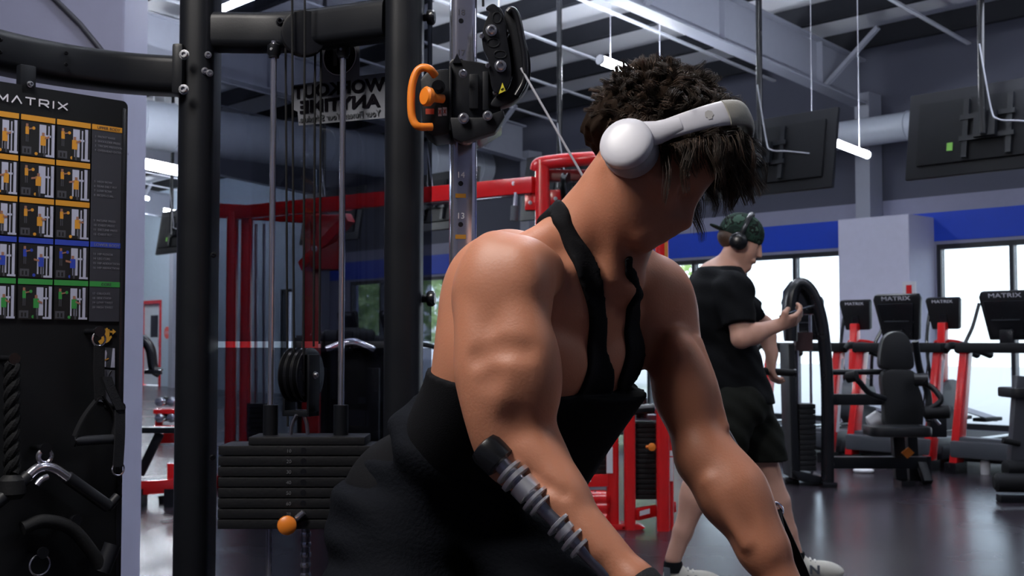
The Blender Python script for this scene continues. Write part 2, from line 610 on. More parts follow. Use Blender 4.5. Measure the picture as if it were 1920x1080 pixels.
# LED tubes ---------------------------------------------------------
CAPM = mat('grey_fixture', (.35, .36, .4), .5)
def led(c, dirv, L, label, r=.035):
    c = Vector(c); dv = Vector(dirv).normalized()
    root = thing('tube_light', label, 'light', c, group='tube lights under the roof')
    m = MB(); m.tube([c - dv * (L / 2 - .03), c + dv * (L / 2 - .03)], r, 10); m.build('tube', TUBE, root)
    for sg in (-1, 1):
        m = MB(); m.cyl(c + dv * sg * (L / 2 - .03), c + dv * sg * L / 2, r * 1.15, n=10); m.build('end_cap', CAPM, root)
        m = MB(); q = c + dv * sg * L * .35
        tt = q.dot(NV)
        m.tube([q + Vector((0, 0, r)), Vector((q.x, q.y, zc(tt) + .3))], .004, 5); m.build('hanger_wire', RODM, root)
nd = NV + Vector((0, 0, -.094))
led(P(1568, 268, 11.2), nd, 1.2, 'glowing white tube light to the right of a hanging television, beside the round duct')
led(P(296, 312, 13.5), nd, 1.25, 'glowing white tube light between the pale pier and the tall black machine post', r=.06)
led(P(1192, 137, 13.0), nd, 1.2, 'glowing white tube light just behind the top of the lifter\'s hair', r=.05)
led(P(446, 4, 6.0), EV, 1.0, 'glowing tube light above the left end of the machine crossbar', r=.02)
for (s, t) in ((2.0, 2.2), (7.5, 2.0), (12, 2), (17, 4), (17, 8), (22, 5), (22, 10), (27, 9), (4.6, 5.4), (-2.5, 4), (-2.5, 9), (26, 11.8), (29.5, 10.5), (23, 12)):  # the last three are extras added to brighten the far left wall
    led(W(s, t, zc(t) - .9), nd, 1.25, 'glowing white tube light of the rows under the roof out of the camera\'s view')

# ducts ---------------------------------------------------------------
DUCT = mat('spiral_duct', (.46, .50, .58), .45, .0)
def duct(p0, p1, r, label, step):
    root = thing('air_duct', label, 'duct', p0)
    p0, p1 = Vector(p0), Vector(p1)
    m = MB(); m.cyl(p0, p1, r, n=28); m.build('pipe', DUCT, root)
    L = (p1 - p0).length; dv = (p1 - p0) / L
    n = int(L / step)
    for k in range(n):
        m = MB(); q = p0 + dv * (k + .5) * step
        m.lathe(q, dv, [(-.012, r + .001), (-.004, r + .012), (.004, r + .012), (.012, r + .001)], 28); m.build('seam', DUCT, root)
    return root
d1 = duct(W(15.0, 13.3, 4.05), W(15.0, 3.0, 4.05 + .0), .33, 'pale ribbed round air duct running towards the chrome column', .5)
d2 = duct(W(5.0, 12.7, 3.62), W(11.8, 12.7, 3.62), .17, 'pale round air duct along the wall behind the hanging televisions', 1.2)
q = W(7.86, 12.52, 3.64)
m = MB(); m.obox(q, EV * .16, NV * .02, (0, 0, .08)); m.build('vent_grille', PUR, d2, smooth=False)

# hanging televisions ---------------------------------------------------
TVB = mat('black_tv_back', (.005, .0055, .008), .45, spec=.25)
TVP = mat('tv_rear_plastic', (.0035, .004, .0055), .55, spec=.2)
GRN = mat('green_indicator', (.10, .55, .08), .5, emit=.4)
def tv(sc, z0, label, t=8.12, w=1.26):
    loc = W(sc, t, z0)
    root = thing('television', label, 'television', loc, group='televisions hung from the roof')
    tl = math.radians(9)
    up = (Vector((0, 0, 1)) * math.cos(tl) + NV * math.sin(tl))
    out = up.cross(EV)
    out = out if out.dot(NV) > 0 else -out
    c = loc + up * .33
    m = MB(); m.obox(c, EV * w / 2, up * .33, out * .018); m.build('bezel', TVB, root, bevel=.006)
    m = MB(); m.obox(c - out * .028, EV * (w / 2 - .09), up * .24, out * .014); m.build('back_shell', TVP, root, bevel=.01)
    m = MB(); m.obox(c + out * .0185, EV * (w / 2 - .015), up * .315, out * .001); m.build('screen', BLKG, root)
    m = MB()
    for sg in (-1, 1): m.obox(c - out * .055 + EV * sg * .16, EV * .02, up * .22, out * .012)
    for sg in (-1, 1): m.obox(c - out * .065 + up * sg * .08, EV * .2, up * .018, out * .01)
    m.obox(c - out * .09, EV * .08, up * .09, out * .02)
    m.build('bracket', BLK, root)
    pz = c - out * .13
    m = MB(); m.cyl(pz - Vector((0, 0, .08)), Vector((pz.x, pz.y, zc(t) + .3)), .026, n=12); m.build('pole', BLKG, root)
    m = MB(); m.beam(pz - Vector((0, 0, .05)), c - out * .08 - Vector((0, 0, .05)), .05, .06); m.build('pole_arm', BLK, root)
    m = MB(); m.tube(catmull([pz + Vector((0, 0, .55)) - out * .03, pz + EV * -.06 + Vector((0, 0, .1)), pz + EV * -.12 - out * .02, c - EV * .22 - out * .06, c - EV * .42 - out * .05 - up * .04], 6), .006, 6)
    m.build('cable', CAPM, root)
    m = MB(); m.obox(c - out * .044 + EV * .28 - up * .12, EV * .022, up * .03, out * .002); m.build('tag', mat('green_tag', (.16, .42, .05), .5), root)
    return root
tv(3.75, 2.30, 'black flat television seen from behind, cut by the right edge of the photo')
tv(5.63, 2.31, 'black flat television seen from behind, just right of the lifter\'s hair')
tv(7.95, 2.31, 'black flat television seen from behind, above the red machine head beside the headphones')
tv(9.95, 2.31, 'black flat television seen from behind, between the tinted shield and the chrome column')
tv(12.0, 2.31, 'black flat television seen through the tinted shield behind the guide rods')
tv(15.95, 2.40, 'black flat television seen edge on between the pale pier and the left machine post')

# round stop notice on the far wall
c = W(26.72, WT - .022, 1.31)
ss = thing('stop_sign', 'round red notice with white lettering on the far wall between the red doors', 'sign', c)
m = MB(); m.cyl(c, c + NV * .01, .165, n=24); m.build('rim', LABEL, ss)
m = MB(); m.cyl(c - NV * .004, c, .15, n=24); m.build('disc', mat('faded_red', (.75, .12, .10), .5), ss)
text('lettering', 'STOP', c - NV * .006 + EV * .11 - Vector((0, 0, .035)), -EV, (0, 0, 1), .1, LABEL, ss)
# ================================================================ cable machine in the foreground
def vplane(ua, da, ub, db):
    """vertical plane through two places: returns f(u, v, push) -> point on it"""
    a, b = P(ua, 640, da), P(ub, 640, db)
    dx = (b - a); dx.z = 0; dx.normalize()
    n = Vector((dx.y, -dx.x, 0))
    n = n if n.y < 0 else -n            # towards the viewer
    o = Vector((0, 0, CAMZ))

    def f(u, v, push=0.0):
        r = P(u, v, 1.0) - o
        k = (a - o).dot(n) / r.dot(n)
        return o + r * k + n * push
    f.x, f.n = dx, n
    return f


def rpoly(w, h, r, n=4):
    out = []
    for cx, cy, a0 in ((w / 2 - r, h / 2 - r, 0), (-w / 2 + r, h / 2 - r, 90), (-w / 2 + r, -h / 2 + r, 180), (w / 2 - r, -h / 2 + r, 270)):
        for k in range(n + 1):
            a = math.radians(a0 + 90 * k / n)
            out.append((cx + r * math.cos(a), cy + r * math.sin(a)))
    return out


CM = thing('cable_machine', 'black cable crossover machine with orange knobs, tinted shield and chrome column beside the lifter', 'cable machine', (P(560, 640, 2.45).x, 2.45, 0))
pL, pR = P(370, 600, 2.5), P(757, 600, 2.36)
lr = Vector((pR.x - pL.x, pR.y - pL.y, 0)).normalized()
ln = Vector((lr.y, -lr.x, 0))
for p in (pL, pR):
    m = MB()
    m.prism(rpoly(.074, .115, .03, 5), (p.x, p.y, 0.0), Vector((1, 0, 0)), Vector((0, 1, 0)), (0, 0, 2.25))
    post = m.build('upright_post', BLK, CM)
    m = MB()
    m.prism(rpoly(.08, .121, .03, 5), (p.x, p.y, 2.25), Vector((1, 0, 0)), Vector((0, 1, 0)), (0, 0, .02)); m.build('end_cap', RUB, post)


def bolt(mb, p, axis, r=.0085, h=.008):
    x = Vector(axis).normalized()
    r *= .82; h *= .7
    mb.lathe(p, x, [(0, r * 1.3), (h * .3, r * 1.3), (h * .32, r), (h * .85, r * .97), (h, r * .8), (h, r * .55), (h * .5, r * .5)], 12)


# crossbar bowed away between the posts
cb = [Vector((pL.x, pL.y, 1.762)) + lr * .03, Vector(((pL.x + pR.x) / 2 - .03, (pL.y + pR.y) / 2 + .05, 1.76)), Vector((pR.x, pR.y, 1.755)) - lr * .03]
cbp = catmull(cb, 10)
def sweep(mb, pts, poly):
    """sweep a closed 2D outline (across, up) along a level path"""
    n = len(poly); vs = []; fs = []
    for i, p in enumerate(pts):
        t_ = (pts[min(i + 1, len(pts) - 1)] - pts[max(i - 1, 0)]).normalized()
        side = t_.cross(Vector((0, 0, 1))).normalized()
        upv = side.cross(t_)
        vs += [p + side * a + upv * b_ for a, b_ in poly]
    for i in range(len(pts) - 1):
        for k in range(n):
            l = (k + 1) % n
            fs.append((i * n + k, i * n + l, (i + 1) * n + l, (i + 1) * n + k))
    fs += [tuple(reversed(range(n))), tuple((len(pts) - 1) * n + k for k in range(n))]
    mb.add(vs, fs)
m = MB(); sweep(m, cbp, rpoly(.07, .080, .018)); crossbar = m.build('crossbar', BLK, CM)
m = MB(); bolt(m, P(526, 42, 2.425), (0.1, -1, 0), .009, .02); m.build('bolt', BLKG, crossbar)
# curved arch beam to the left, level, nearer on the left
zt = 1.668
ap = [P(345, 140, 2.5), P(270, 140, 2.48), P(195, 140, 2.445), P(100, 140, 2.38), P(0, 140, 2.29), P(-120, 140, 2.16), P(-260, 140, 2.0)]
for p in ap: p.z = zt
m = MB(); sweep(m, catmull(ap, 6), rpoly(.075, .082, .02)); arch = m.build('arch_beam', BLK, CM)
m = MB()
for v in (100, 121): bolt(m, P(124, v, 2.355), (0.4, -1, 0), .004, .01)
for v in (75, 98): bolt(m, P(1, v, 2.24), (0.4, -1, 0), .004, .01)
m.build('bolt', BLKG, arch)
m = MB(); m.obox(P(344, 138, 2.475), Vector((.012, .0, 0)), Vector((0, .05, 0)), (0, 0, .054)); fl = m.build('flange', BLK, CM, bevel=.008)
for (u, v, d) in ((346, 103, 2.415), (345, 168, 2.415)):
    m = MB(); bolt(m, P(u, v, d), (0, -1, 0), .010, .012); m.build('bolt', BOLT, fl)
for (u, v) in ((390, 103), (384, 133), (393, 137)):
    m = MB(); bolt(m, P(u, v, 2.447), (0.35, -1, 0), .007, .008); m.build('bolt', BOLT, CM)
m = MB(); bolt(m, P(400, 478, 2.452), (0.35, -1, 0), .006, .008); bolt(m, P(398, 857, 2.452), (0.35, -1, 0), .006, .008); m.build('bolt', BLKG, CM)
# stubs on the right post
for v in (33, 560):
    m = MB(); q = P(790, v, 2.36)
    m.lathe(q, (1, -.1, 0), [(0, .008), (.012, .008), (.0125, .014), (.016, .016), (.024, .016), (.028, .012)], 14); m.build('stop_bolt', BLKG, CM)
# guide rods
RODS = []
for u, vt in ((510, 92), (641, 82)):
    d = 2.44
    q = P(u, 500, d)
    RODS.append(q)
    m = MB(); m.cyl((q.x, q.y, .10), (q.x, q.y, 1.73), .0064, n=14); gr = m.build('guide_rod', CHR, CM)
    m = MB(); m.lathe((q.x, q.y, 1.725), (0, 0, -1), [(0, .008), (.004, .014), (.022, .014), (.026, .011), (.03, .011)], 16); col = m.build('rod_collar', BLK, gr)
    m = MB(); bolt(m, Vector((q.x - .003, q.y - .013, 1.71)), (0, -1, 0), .003, .004); m.build('set_screw', BOLT, col)
# cables
for u, vt, vb, d in ((535.5, 95, 800, 2.46), (547.5, -20, 720, 2.40), (571.7, -20, 715, 2.385), (591, 80, 650, 2.45), (602, 70, 645, 2.45)):
    m = MB(); m.cyl(P(u, vt - 20, d), P(u + (4 if u < 560 else -3), vb, d), .0024, n=8); m.build('cable', RUB, CM)
# top pulley under the crossbar
def pulley(mb, c, axis, R, w, n=28):
    mb.lathe(Vector(c) - Vector(axis).normalized() * w / 2, axis, [(0, R * .25), (0.0005, R * .9), (w * .06, R), (w * .2, R), (w * .5, R * .84), (w * .8, R), (w * .94, R), (w - .0005, R * .9), (w, R * .25)], n)
m = MB(); pulley(m, P(570, 64, 2.43), (.25, -1, 0), .047, .03); m.build('top_pulley', BLKG, CM)
# travelling pulley with bracket
tp = thing('x', None, None); bpy.data.objects.remove(tp)
ax = Vector((.94, -.34, 0))
c = P(565, 703, 2.42)
m = MB()
for k in (-1, 0, 1): pulley(m, c + ax * .015 * k, ax, .056, .016, 32)
tpo = m.build('travelling_pulley', BLKG, CM)
m = MB()
for sg in (-1, 1):
    m.obox(c + ax * .028 * sg - Vector((0, 0, .02)), ax * .003, Vector((.34, .94, 0)) * .022, (0, 0, .062))
m.obox(c - Vector((0, 0, .078)), ax * .031, Vector((.34, .94, 0)) * .022, (0, 0, .006))
br = m.build('pulley_bracket', BLK, tpo, bevel=.002)
m = MB(); bolt(m, c + ax * .031, ax, .007, .01); m.build('axle_bolt', BOLT, tpo)
# head plate and weight plates
zs = [1.1 - (v - 640) / 2200 * 2.42 for v in (816, 831, 985)]
sx0, sx1 = P(413, 800, 2.40).x, P(722, 800, 2.40).x
yc = 2.44
m = MB(); m.box(((P(476, 0, 2.4).x + P(690, 0, 2.4).x) / 2, yc, (zs[0] + zs[1]) / 2), (P(690, 0, 2.4).x - P(476, 0, 2.4).x, .10, zs[0] - zs[1]))
hp = m.build('head_plate', IRON, CM, bevel=.003)
for q in RODS:
    m = MB(); m.cyl((q.x, q.y, zs[0]), (q.x, q.y, zs[0] + .062), .0155, n=18); m.build('rod_sleeve', BLK, hp)
m = MB(); m.tube(catmull([P(545, 815, 2.40), P(548, 795, 2.40), P(556, 778, 2.40)], 5), .004, 8); m.tube(catmull([P(577, 815, 2.40), P(575, 795, 2.40), P(570, 778, 2.40)], 5), .004, 8); m.build('link_bar', STEEL, hp)
NP = 8
ph = (zs[1] - zs[2]) / NP
NUM = mat('faint_numerals', (.10, .105, .12), .6)
def plate(z, i, y=yc, lab=True):
    m = MB()
    m.box(((sx0 + sx1) / 2, y, z), (sx1 - sx0, .11, ph * .90))
    wp = m.build('weight_plate', IRON, CM, bevel=.0025)
    if lab:
        text('numeral', str(10 * i + 10), (P(536, 900, 2.38).x, y - .0558, z - .004), (1, 0, 0), (0, 0, 1), .010, NUM, wp)
        m = MB(); q = P(568, 900, 2.38); m.cyl((q.x, y - .0553, z), (q.x, y - .052, z), .006, n=12); m.build('pin_hole', BLKG, wp)
for i in range(NP): plate(zs[1] - ph * (i + .5), i)
for i in range(8): plate(.16 + ph * (7 - i + .5), i + 8, lab=True)
# selector rod below the lifted stack, orange pin
q = P(567, 1000, 2.40)
m = MB(); m.cyl((q.x, yc, zs[2]), (q.x, yc, .33), .009, n=12); sr = m.build('selector_rod', STEEL, CM)
m = MB()
for k in range(9): m.lathe((q.x, yc, zs[2] - .012 - k * .021), (0, 0, -1), [(0, .0105), (.005, .0118), (.010, .0105)], 12)
m.build('rod_ring', CHR, sr)
kc = P(538, 985, 2.35)
m = MB(); m.lathe(kc, (.25, -1, 0.05), [(-.012, .008), (-.008, .016), (0, .0195), (.008, .0185), (.013, .012), (.014, .002)], 22); pk = m.build('selector_pin', ORG, CM)
m = MB(); m.cyl(kc + Vector((.004, .01, 0)), P(567, 972, 2.40), .0045, n=10); m.build('shaft', STEEL, pk)
m = MB(); m.cyl(P(556, 972, 2.375), P(570, 960, 2.375), .006, n=10); m.build('pin_tip', CHR, pk)
# base frame on the floor
m = MB()
m.beam((pL.x, pL.y, .05), (pR.x, pR.y, .05), .09, .10)
m.beam((pL.x, pL.y - .1, .05), (pL.x, pL.y + .55, .05), .07, .10)
m.beam((pR.x, pR.y - .1, .05), (pR.x, pR.y + .55, .05), .07, .10)
m.beam((pL.x, pL.y, .05), (P(0, 640, 2.29).x, 2.29, .05), .07, .10)
m.build('base_frame', BLK, CM, bevel=.008)
m = MB(); m.box(((sx0 + sx1) / 2, yc, .13), (.3, .10, .05)); m.build('buffer', RUB, CM)
# tinted shield in two panels
TINT = glassmat('tinted_acrylic', (0.42, 0.43, 0.47), 0.55)
SH = vplane(400, 2.66, 808, 2.44)
def slab(f, corners, th, name, m_, parent, bevel=0):
    mb = MB()
    a = [f(u, v, 0) for u, v in corners]
    mb.add(a + [p - f.n * th for p in a], [tuple(range(len(a)))] + [tuple(range(2 * len(a) - 1, len(a) - 1, -1))] +
           [((i + 1) % len(a), i, len(a) + i, len(a) + (i + 1) % len(a)) for i in range(len(a))])
    return mb.build(name, m_, parent, smooth=False, bevel=bevel)
sa, sb = SH(396, 640), SH(808, 640)
def shield(z0, z1):
    m = MB(); c = (sa + sb) / 2
    m.obox((c.x, c.y, (z0 + z1) / 2), SH.x * (sb - sa).length / 2, SH.n * .002, (0, 0, (z1 - z0) / 2))
    return m.build('shield_panel', TINT, CM, smooth=False)
shu = shield(1.1, 2.2)
shl = shield(.12, 1.086)
# mirrored shop sticker seen from its back
STK = mat('sticker_backing', (.155, .165, .195), .7)
INK = mat('sticker_ink', (.006, .005, .008), .9, spec=.05)
GINK = mat('sticker_grey_ink', (.045, .05, .06), .7)
stk = slab(SH, [(550, 161), (604, 153), (604, 90), (620, 72), (661, 66), (676, 80), (676, 143), (724, 137), (724, 222), (562, 236), (560, 210), (549, 205)], .001, 'shop_sticker', STK, CM)
for o_ in (stk,): o_.location = SH.n * .0042
m = MB(); cc = SH(640, 107, .006); m.cyl(cc, cc + SH.n * .001, .0425, n=36); m.build('round_emblem', INK, stk)
m = MB(); m.tube([cc + SH.n * .0012 + (SH.x * math.cos(a) + Vector((0, 0, 1)) * math.sin(a)) * .041 for a in [2 * math.pi * k / 40 for k in range(40)]], .0012, 5, closed=True); m.build('emblem_rim', mat('pale_rim', (.5, .5, .55), .6), stk)
m = MB(); m.prism([(-.016, .02), (-.004, .02), (.006, .0), (.006, .02), (.016, .02), (.016, -.02), (.004, -.02), (-.006, .0), (-.006, -.02), (-.016, -.02)], cc + SH.n * .0012, SH.x, Vector((0, 0, 1)), SH.n * .0004); m.build('emblem_mark', mat('emblem_grey', (.03, .03, .036), .7), stk)
def stxt(s, u0, v0, u1, size, m_, bold):
    a = SH(u0, v0, .0065); b_ = SH(u1, v0, .0065)
    tgt = (b_ - a).length
    o = text('lettering', s, a, -SH.x, (0, 0, 1), size, m_, stk, bold=bold)
    xs = [(Vector(v.co) + CM.location - a).dot(-SH.x) for v in o.data.vertices]
    k = tgt / max(xs)
    for v in o.data.vertices:
        w = Vector(v.co) + CM.location - a
        t_ = w.dot(-SH.x)
        v.co = Vector(v.co) + (-SH.x) * (t_ * (k - 1))
    return o
stxt('WORKOUT', 723, 169, 553, .0375, INK, .0013)
stxt('ANYTIME', 714, 199.5, 566, .0375, INK, .0013)
stxt('Your Fitness. Your Schedule.', 716, 217.5, 564, .0185, GINK, .0002)

# chrome adjustment column with numbered holes
cq = P(868, 300, 2.22)
m = MB(); m.prism(rpoly(.048, .06, .012, 5), (cq.x, cq.y, 0.06), Vector((.985, .17, 0)), Vector((-.17, .985, 0)), (0, 0, 2.2)); colm = m.build('chrome_column', CHR, CM)
fx, fn = Vector((.985, .17, 0)), Vector((.17, -.985, 0))
ENG = mat('etched_numeral', (.06, .06, .075), .5, .3)
YEL = mat('yellow_mark', (.35, .16, .01), .6)
for k, n_ in enumerate(range(26, 3, -1)):
    v = 22 + 77.5 * (18 - n_)
    z = 1.1 + (640 - v) / 2200 * 2.19
    fc = Vector((cq.x, cq.y, z)) + fn * .0302 - fx * .008
    if -40 < v < 1100:
        text('numeral', str(n_), fc - fx * .008, fx, (0, 0, 1), .016, LABEL if n_ < 16 else ENG, colm)
        m = MB(); m.cyl(fc - Vector((0, 0, .011)) - fn * .002, fc - Vector((0, 0, .011)) + fn * .0004, .0048, n=14); m.build('pin_hole', BLKG, colm)
        if n_ in (13, 14):
            m = MB(); m.obox(fc + Vector((0, 0, -.034)), fx * .010, fn * .0004, (0, 0, .004)); m.build('size_mark', YEL, colm)

# pulley carriage on the column -------------------------------------------
CD = 2.13
px = CD / 2200
car = MB(); f = vplane(700, 2.13, 1000, 2.13)
car.prism([(v_[0], v_[1]) for v_ in [(0, 0)]] * 0 + [(-.024, .060), (-.018, .068), (.030, .062), (.072, .052), (.072, -.048), (.028, -.075), (-.012, -.072), (-.022, -.060)],
          P(866, 178, 2.125), Vector((1, 0, 0)), Vector((0, 0, 1)), Vector((0, .15, 0)))
carr = car.build('pulley_carriage', BLKG, CM, bevel=.006)
m = MB(); m.prism([(-.055, .03), (-.04, .046), (.0, .05), (.0, -.072), (-.03, -.078), (-.05, -.062)], P(843, 178, 2.14), Vector((1, 0, 0)), Vector((0, 0, 1)), Vector((0, .11, 0)))
m.build('sleeve', BLK, carr, bevel=.006)
m = MB(); m.prism([(-.022, .012), (.035, .012), (.075, .026), (.078, .012), (.06, -.016), (.0, -.034), (-.016, -.026)], P(866, 232, 2.105), Vector((1, 0, 0)), Vector((0, 0, 1)), Vector((0, .03, 0)))
m.build('lower_plate', BLK, carr, bevel=.004)
m = MB(); m.prism([(-.008, 0), (0, .018), (.008, 0)], P(857, 118, 2.12), Vector((1, 0, 0)), Vector((0, 0, 1)), Vector((0, .02, 0))); m.build('pointer', BLKG, carr)
def rib(u0, u1, v0, v1, d, name='rib'):
    m = MB(); a, b_ = P(u0, v1, d), P(u1, v0, d)
    m.obox((a + b_) / 2, Vector(((b_.x - a.x) / 2, 0, 0)), (0, .006, 0), (0, 0, (b_.z - a.z) / 2)); m.build(name, BLK, carr, bevel=.002)
rib(842, 847, 125, 245, 2.12); rib(880, 897, 140, 205, 2.12); rib(905, 916, 135, 208, 2.12)
for (u, v, r) in ((868, 138, .0075), (869, 222, .0095), (914, 217, .0085), (928, 174, .004)):
    m = MB(); bolt(m, P(u, v, 2.10), (.1, -1, 0), r, .01); m.build('bolt', BOLT, carr)
# orange loop handle and pop pin
hp_ = [P(816, 142, 2.11), P(806, 130, 2.10), P(792, 127, 2.10), P(780, 137, 2.10), P(772, 165, 2.10), P(771, 205, 2.10), P(775, 226, 2.10), P(785, 237, 2.10), P(810, 238, 2.11)]
m = MB(); m.tube(catmull(hp_, 6), .0072, 14); m.build('loop_handle', ORG, carr)
kc = P(801, 181, 2.09)
kx = Vector((-.80, -.60, 0))
m = MB(); m.lathe(kc, kx, [(-.034, .008), (-.016, .0085), (-.012, .011), (-.008, .013), (-.006, .0165), (.003, .018), (.007, .015), (.008, .003)], 24); pk2 = m.build('pop_pin_knob', ORG, carr)
m = MB(); m.cyl(P(822, 163, 2.09), P(822, 163, 2.13), .0125, n=20); m.cyl(P(822, 163, 2.085), P(822, 163, 2.09), .006, n=12); m.build('pin_housing', BLKG, carr)
for (u, v, w_, h_, mm, nm) in ((806, 209, .012, .0055, mat('red_print', (.45, .05, .02), .6), 'red_label'), (825, 210, .005, .0085, LABEL, 'white_label'), (834, 209, .006, .0085, LABEL, 'white_label')):
    m = MB(); q = P(u, v, 2.118); m.obox(q, (w_ / 2 * 1.3, 0, 0), (0, .0006, 0), (0, 0, h_ * .9)); lb = m.build(nm, mm, carr, smooth=False)
    if nm == 'white_label':
        m = MB()
        for sg in (-1, 1): m.beam(q + Vector((-.002, -.0008, -.004 * sg)), q + Vector((.002, -.0008, .004 * sg)), .0008, .0014)
        m.build('red_mark', mat('red_print', (.45, .05, .02), .6), lb)
# swivel arm: hook plate and pulley cover
def pxpoly(pts, d, depth, name, mm, parent, bevel=.003):
    m = MB()
    o = P(900, 100, d)
    m.prism([((P(u, v, d) - o).x, (P(u, v, d) - o).z) for u, v in pts], o, Vector((1, 0, 0)), Vector((0, 0, 1)), Vector((0, depth, 0)))
    return m.build(name, mm, parent, bevel=bevel)
def smoothpoly(pts, n=5):
    return [(p.x, p.y) for p in catmull([Vector((a, b_, 0)) for a, b_ in pts], n, closed=True)]
hook = pxpoly(smoothpoly([(911, 15), (925, 7), (938, 20), (946, 45), (952, 80), (958, 120), (957, 150), (944, 172), (925, 170), (918, 140), (916, 115), (906, 90), (904, 65), (911, 38), (918, 22)]), 2.09, .014, 'hook_plate', BLKG, carr)
hook2 = pxpoly(smoothpoly([(921, 20), (935, 12), (946, 30), (952, 60), (958, 110), (958, 150), (945, 175), (925, 172), (914, 90), (914, 60)]), 2.13, .012, 'hook_plate', BLK, carr)
for (u, v, r) in ((921, 57, .010), (938, 124, .0105), (903, 68, .004), (914, 123, .004)):
    m = MB(); bolt(m, P(u, v, 2.088), (.15, -1, 0), r, .012); m.build('bolt', BOLT, carr)
for (u, v, a, b_) in ((932, 33, .008, .010), (925, 80, .011, .008), (938, 102, .011, .007)):
    m = MB(); q = P(u, v, 2.0895); m.tube([q + Vector((math.cos(t_) * a, 0, math.sin(t_) * b_)) for t_ in [2 * math.pi * k / 16 for k in range(16)]], .0012, 6, closed=True); m.build('slot', BLK, hook)
cov = pxpoly(smoothpoly([(946, 26), (957, 13), (970, 20), (979, 45), (987, 80), (994, 110), (994, 145), (983, 172), (960, 192), (935, 200), (920, 196), (930, 180), (950, 170), (962, 140), (962, 105), (955, 60)]), 2.105, .035, 'pulley_cover', BLK, carr, bevel=.008)
m = MB(); m.tube(catmull([P(952, 24, 2.10), P(960, 18, 2.10), P(970, 32, 2.10), P(978, 70, 2.10), (P(984, 110, 2.10)), P(983, 150, 2.10), P(968, 180, 2.10)], 6), .0062, 10); m.build('cover_rim', BLKG, cov)
m = MB(); pulley(m, P(962, 105, 2.14), (.9, -.45, 0), .045, .02); m.build('swivel_pulley', BLKG, carr)
m = MB(); m.cyl(P(905, -30, 2.2), P(906, 12, 2.2), .0025, n=8); m.build('cable', RUB, carr)
pxpoly([(935, 176), (942, 155), (948, 170)], 2.084, .002, 'warning_label', mat('warning_yellow', (.55, .48, .03), .5), carr, bevel=0)
m = MB(); q = P(941.5, 168, 2.083); m.beam(q + Vector((-.002, 0, 0)), q + Vector((.0025, 0, .003)), .001, .0015); m.beam(q + Vector((.0, 0, -.003)), q + Vector((0, 0, .003)), .001, .0012); m.build('warning_mark', BLKG, carr)
# the pulled cable running behind the man's neck to his far hand
CABM = mat('grey_cable_sheath', (.22, .22, .26), .4)
CABLE_END = P(1452, 958, 1.845)
m = MB(); m.cyl(P(977, 128, 2.10), CABLE_END, .0024, n=8); m.build('pulled_cable', CABM, CM)

# exercise board ----------------------------------------------------------
BD = vplane(0, 2.213, 238, 2.40)
br0, bl0 = BD(238, 300), BD(-170, 300)
zt0 = BD(238, 190).z
BOARDM = mat('black_board', (.0050, .0058, .0075), .55, spec=.25)
m = MB(); c = (br0 + bl0) / 2
hw = (br0 - bl0).length / 2
m.prism(rpoly(hw * 2, zt0 - .25, .012), Vector((c.x, c.y, (zt0 + .25) / 2)) - BD.n * .024, BD.x, Vector((0, 0, 1)), BD.n * .022)
board = m.build('exercise_board', BOARDM, CM)
m = MB(); m.obox(BD(54, 150, -.012), BD.x * .016, BD.n * .01, (0, 0, .03)); m.build('hanger_tab', BLK, board, bevel=.004)
m = MB(); bolt(m, BD(56, 158, -.001), BD.n, .006, .012); m.build('hanger_bolt', BOLT, board)
m = MB(); m.obox(Vector((BD(232, 300).x, BD(232, 300).y, (zt0 + .25) / 2 - .004)) + BD.n * .001, BD.x * .0055, BD.n * .003, (0, 0, (zt0 - .25) / 2 - .012)); m.build('edge_strip', BLKG, board, bevel=.001)
# brand word, letters drawn as strokes
LET = {'M': [[(0, 0), (0, 1), (.5, .15), (1, 1), (1, 0)]], 'A': [[(0, 0), (.5, 1), (1, 0)]], 'T': [[(0, 1), (1, 1)], [(.5, 1), (.5, 0)]],
       'R': [[(0, 0), (0, 1)], [(0, 1), (.85, 1), (1, .85), (1, .55), (.85, .42), (.1, .42)], [(.5, .42), (1, 0)]], 'I': [[(.5, 0), (.5, 1)]], 'X': [[(0, 0), (1, 1)], [(0, 1), (1, 0)]]}
def strokeword(word, o, x, y, n, w, h, gap, th, name, mm, parent):
    o, x, y, n = map(Vector, (o, x, y, n))
    cur = 0
    for ch in word:
        m = MB()
        ww = w * (.15 if ch == 'I' else 1)
        for st in LET[ch]:
            pts = [o + x * (cur + p[0] * ww) + y * (p[1] * h) for p in st]
            for a, b_ in zip(pts, pts[1:]):
                dv = (b_ - a).normalized()
                m.beam(a - dv * th * .35, b_ + dv * th * .35, th * .3, th, up=dv.cross(n))
        m.build(name, mm, parent, smooth=False)
        cur += ww + gap
o = BD(-4, 187.5, .001)
strokeword('MATRIX', o, BD.x, (0, 0, 1), BD.n, .0178, .0128, .0088, .0026, 'brand_letter', mat('white_print', (.62, .62, .70), .6), board)
BXS = {1: (-36, 27), 2: (31.5, 96), 3: (99.5, 163), 4: (166, 228)}
def zrow(v): return BD(64, v).z
R_T = [zrow(v) for v in (217, 295, 371, 446, 523)] + [zrow(601)]
OP = mat('print_orange', (.60, .27, .02), .55); BP = mat('print_blue', (.02, .05, .40), .55); GP = mat('print_green', (.03, .26, .05), .55)
WP = mat('print_pale', (.42, .44, .58), .55); DP = mat('print_dark_grey', (.028, .03, .042), .55); SK = mat('print_skin', (.30, .14, .09), .55); KP = mat('print_black', (.004, .004, .005), .5); GY = mat('print_grey', (.05, .052, .065), .55)
TXT = mat('print_text', (.16, .165, .20), .6)
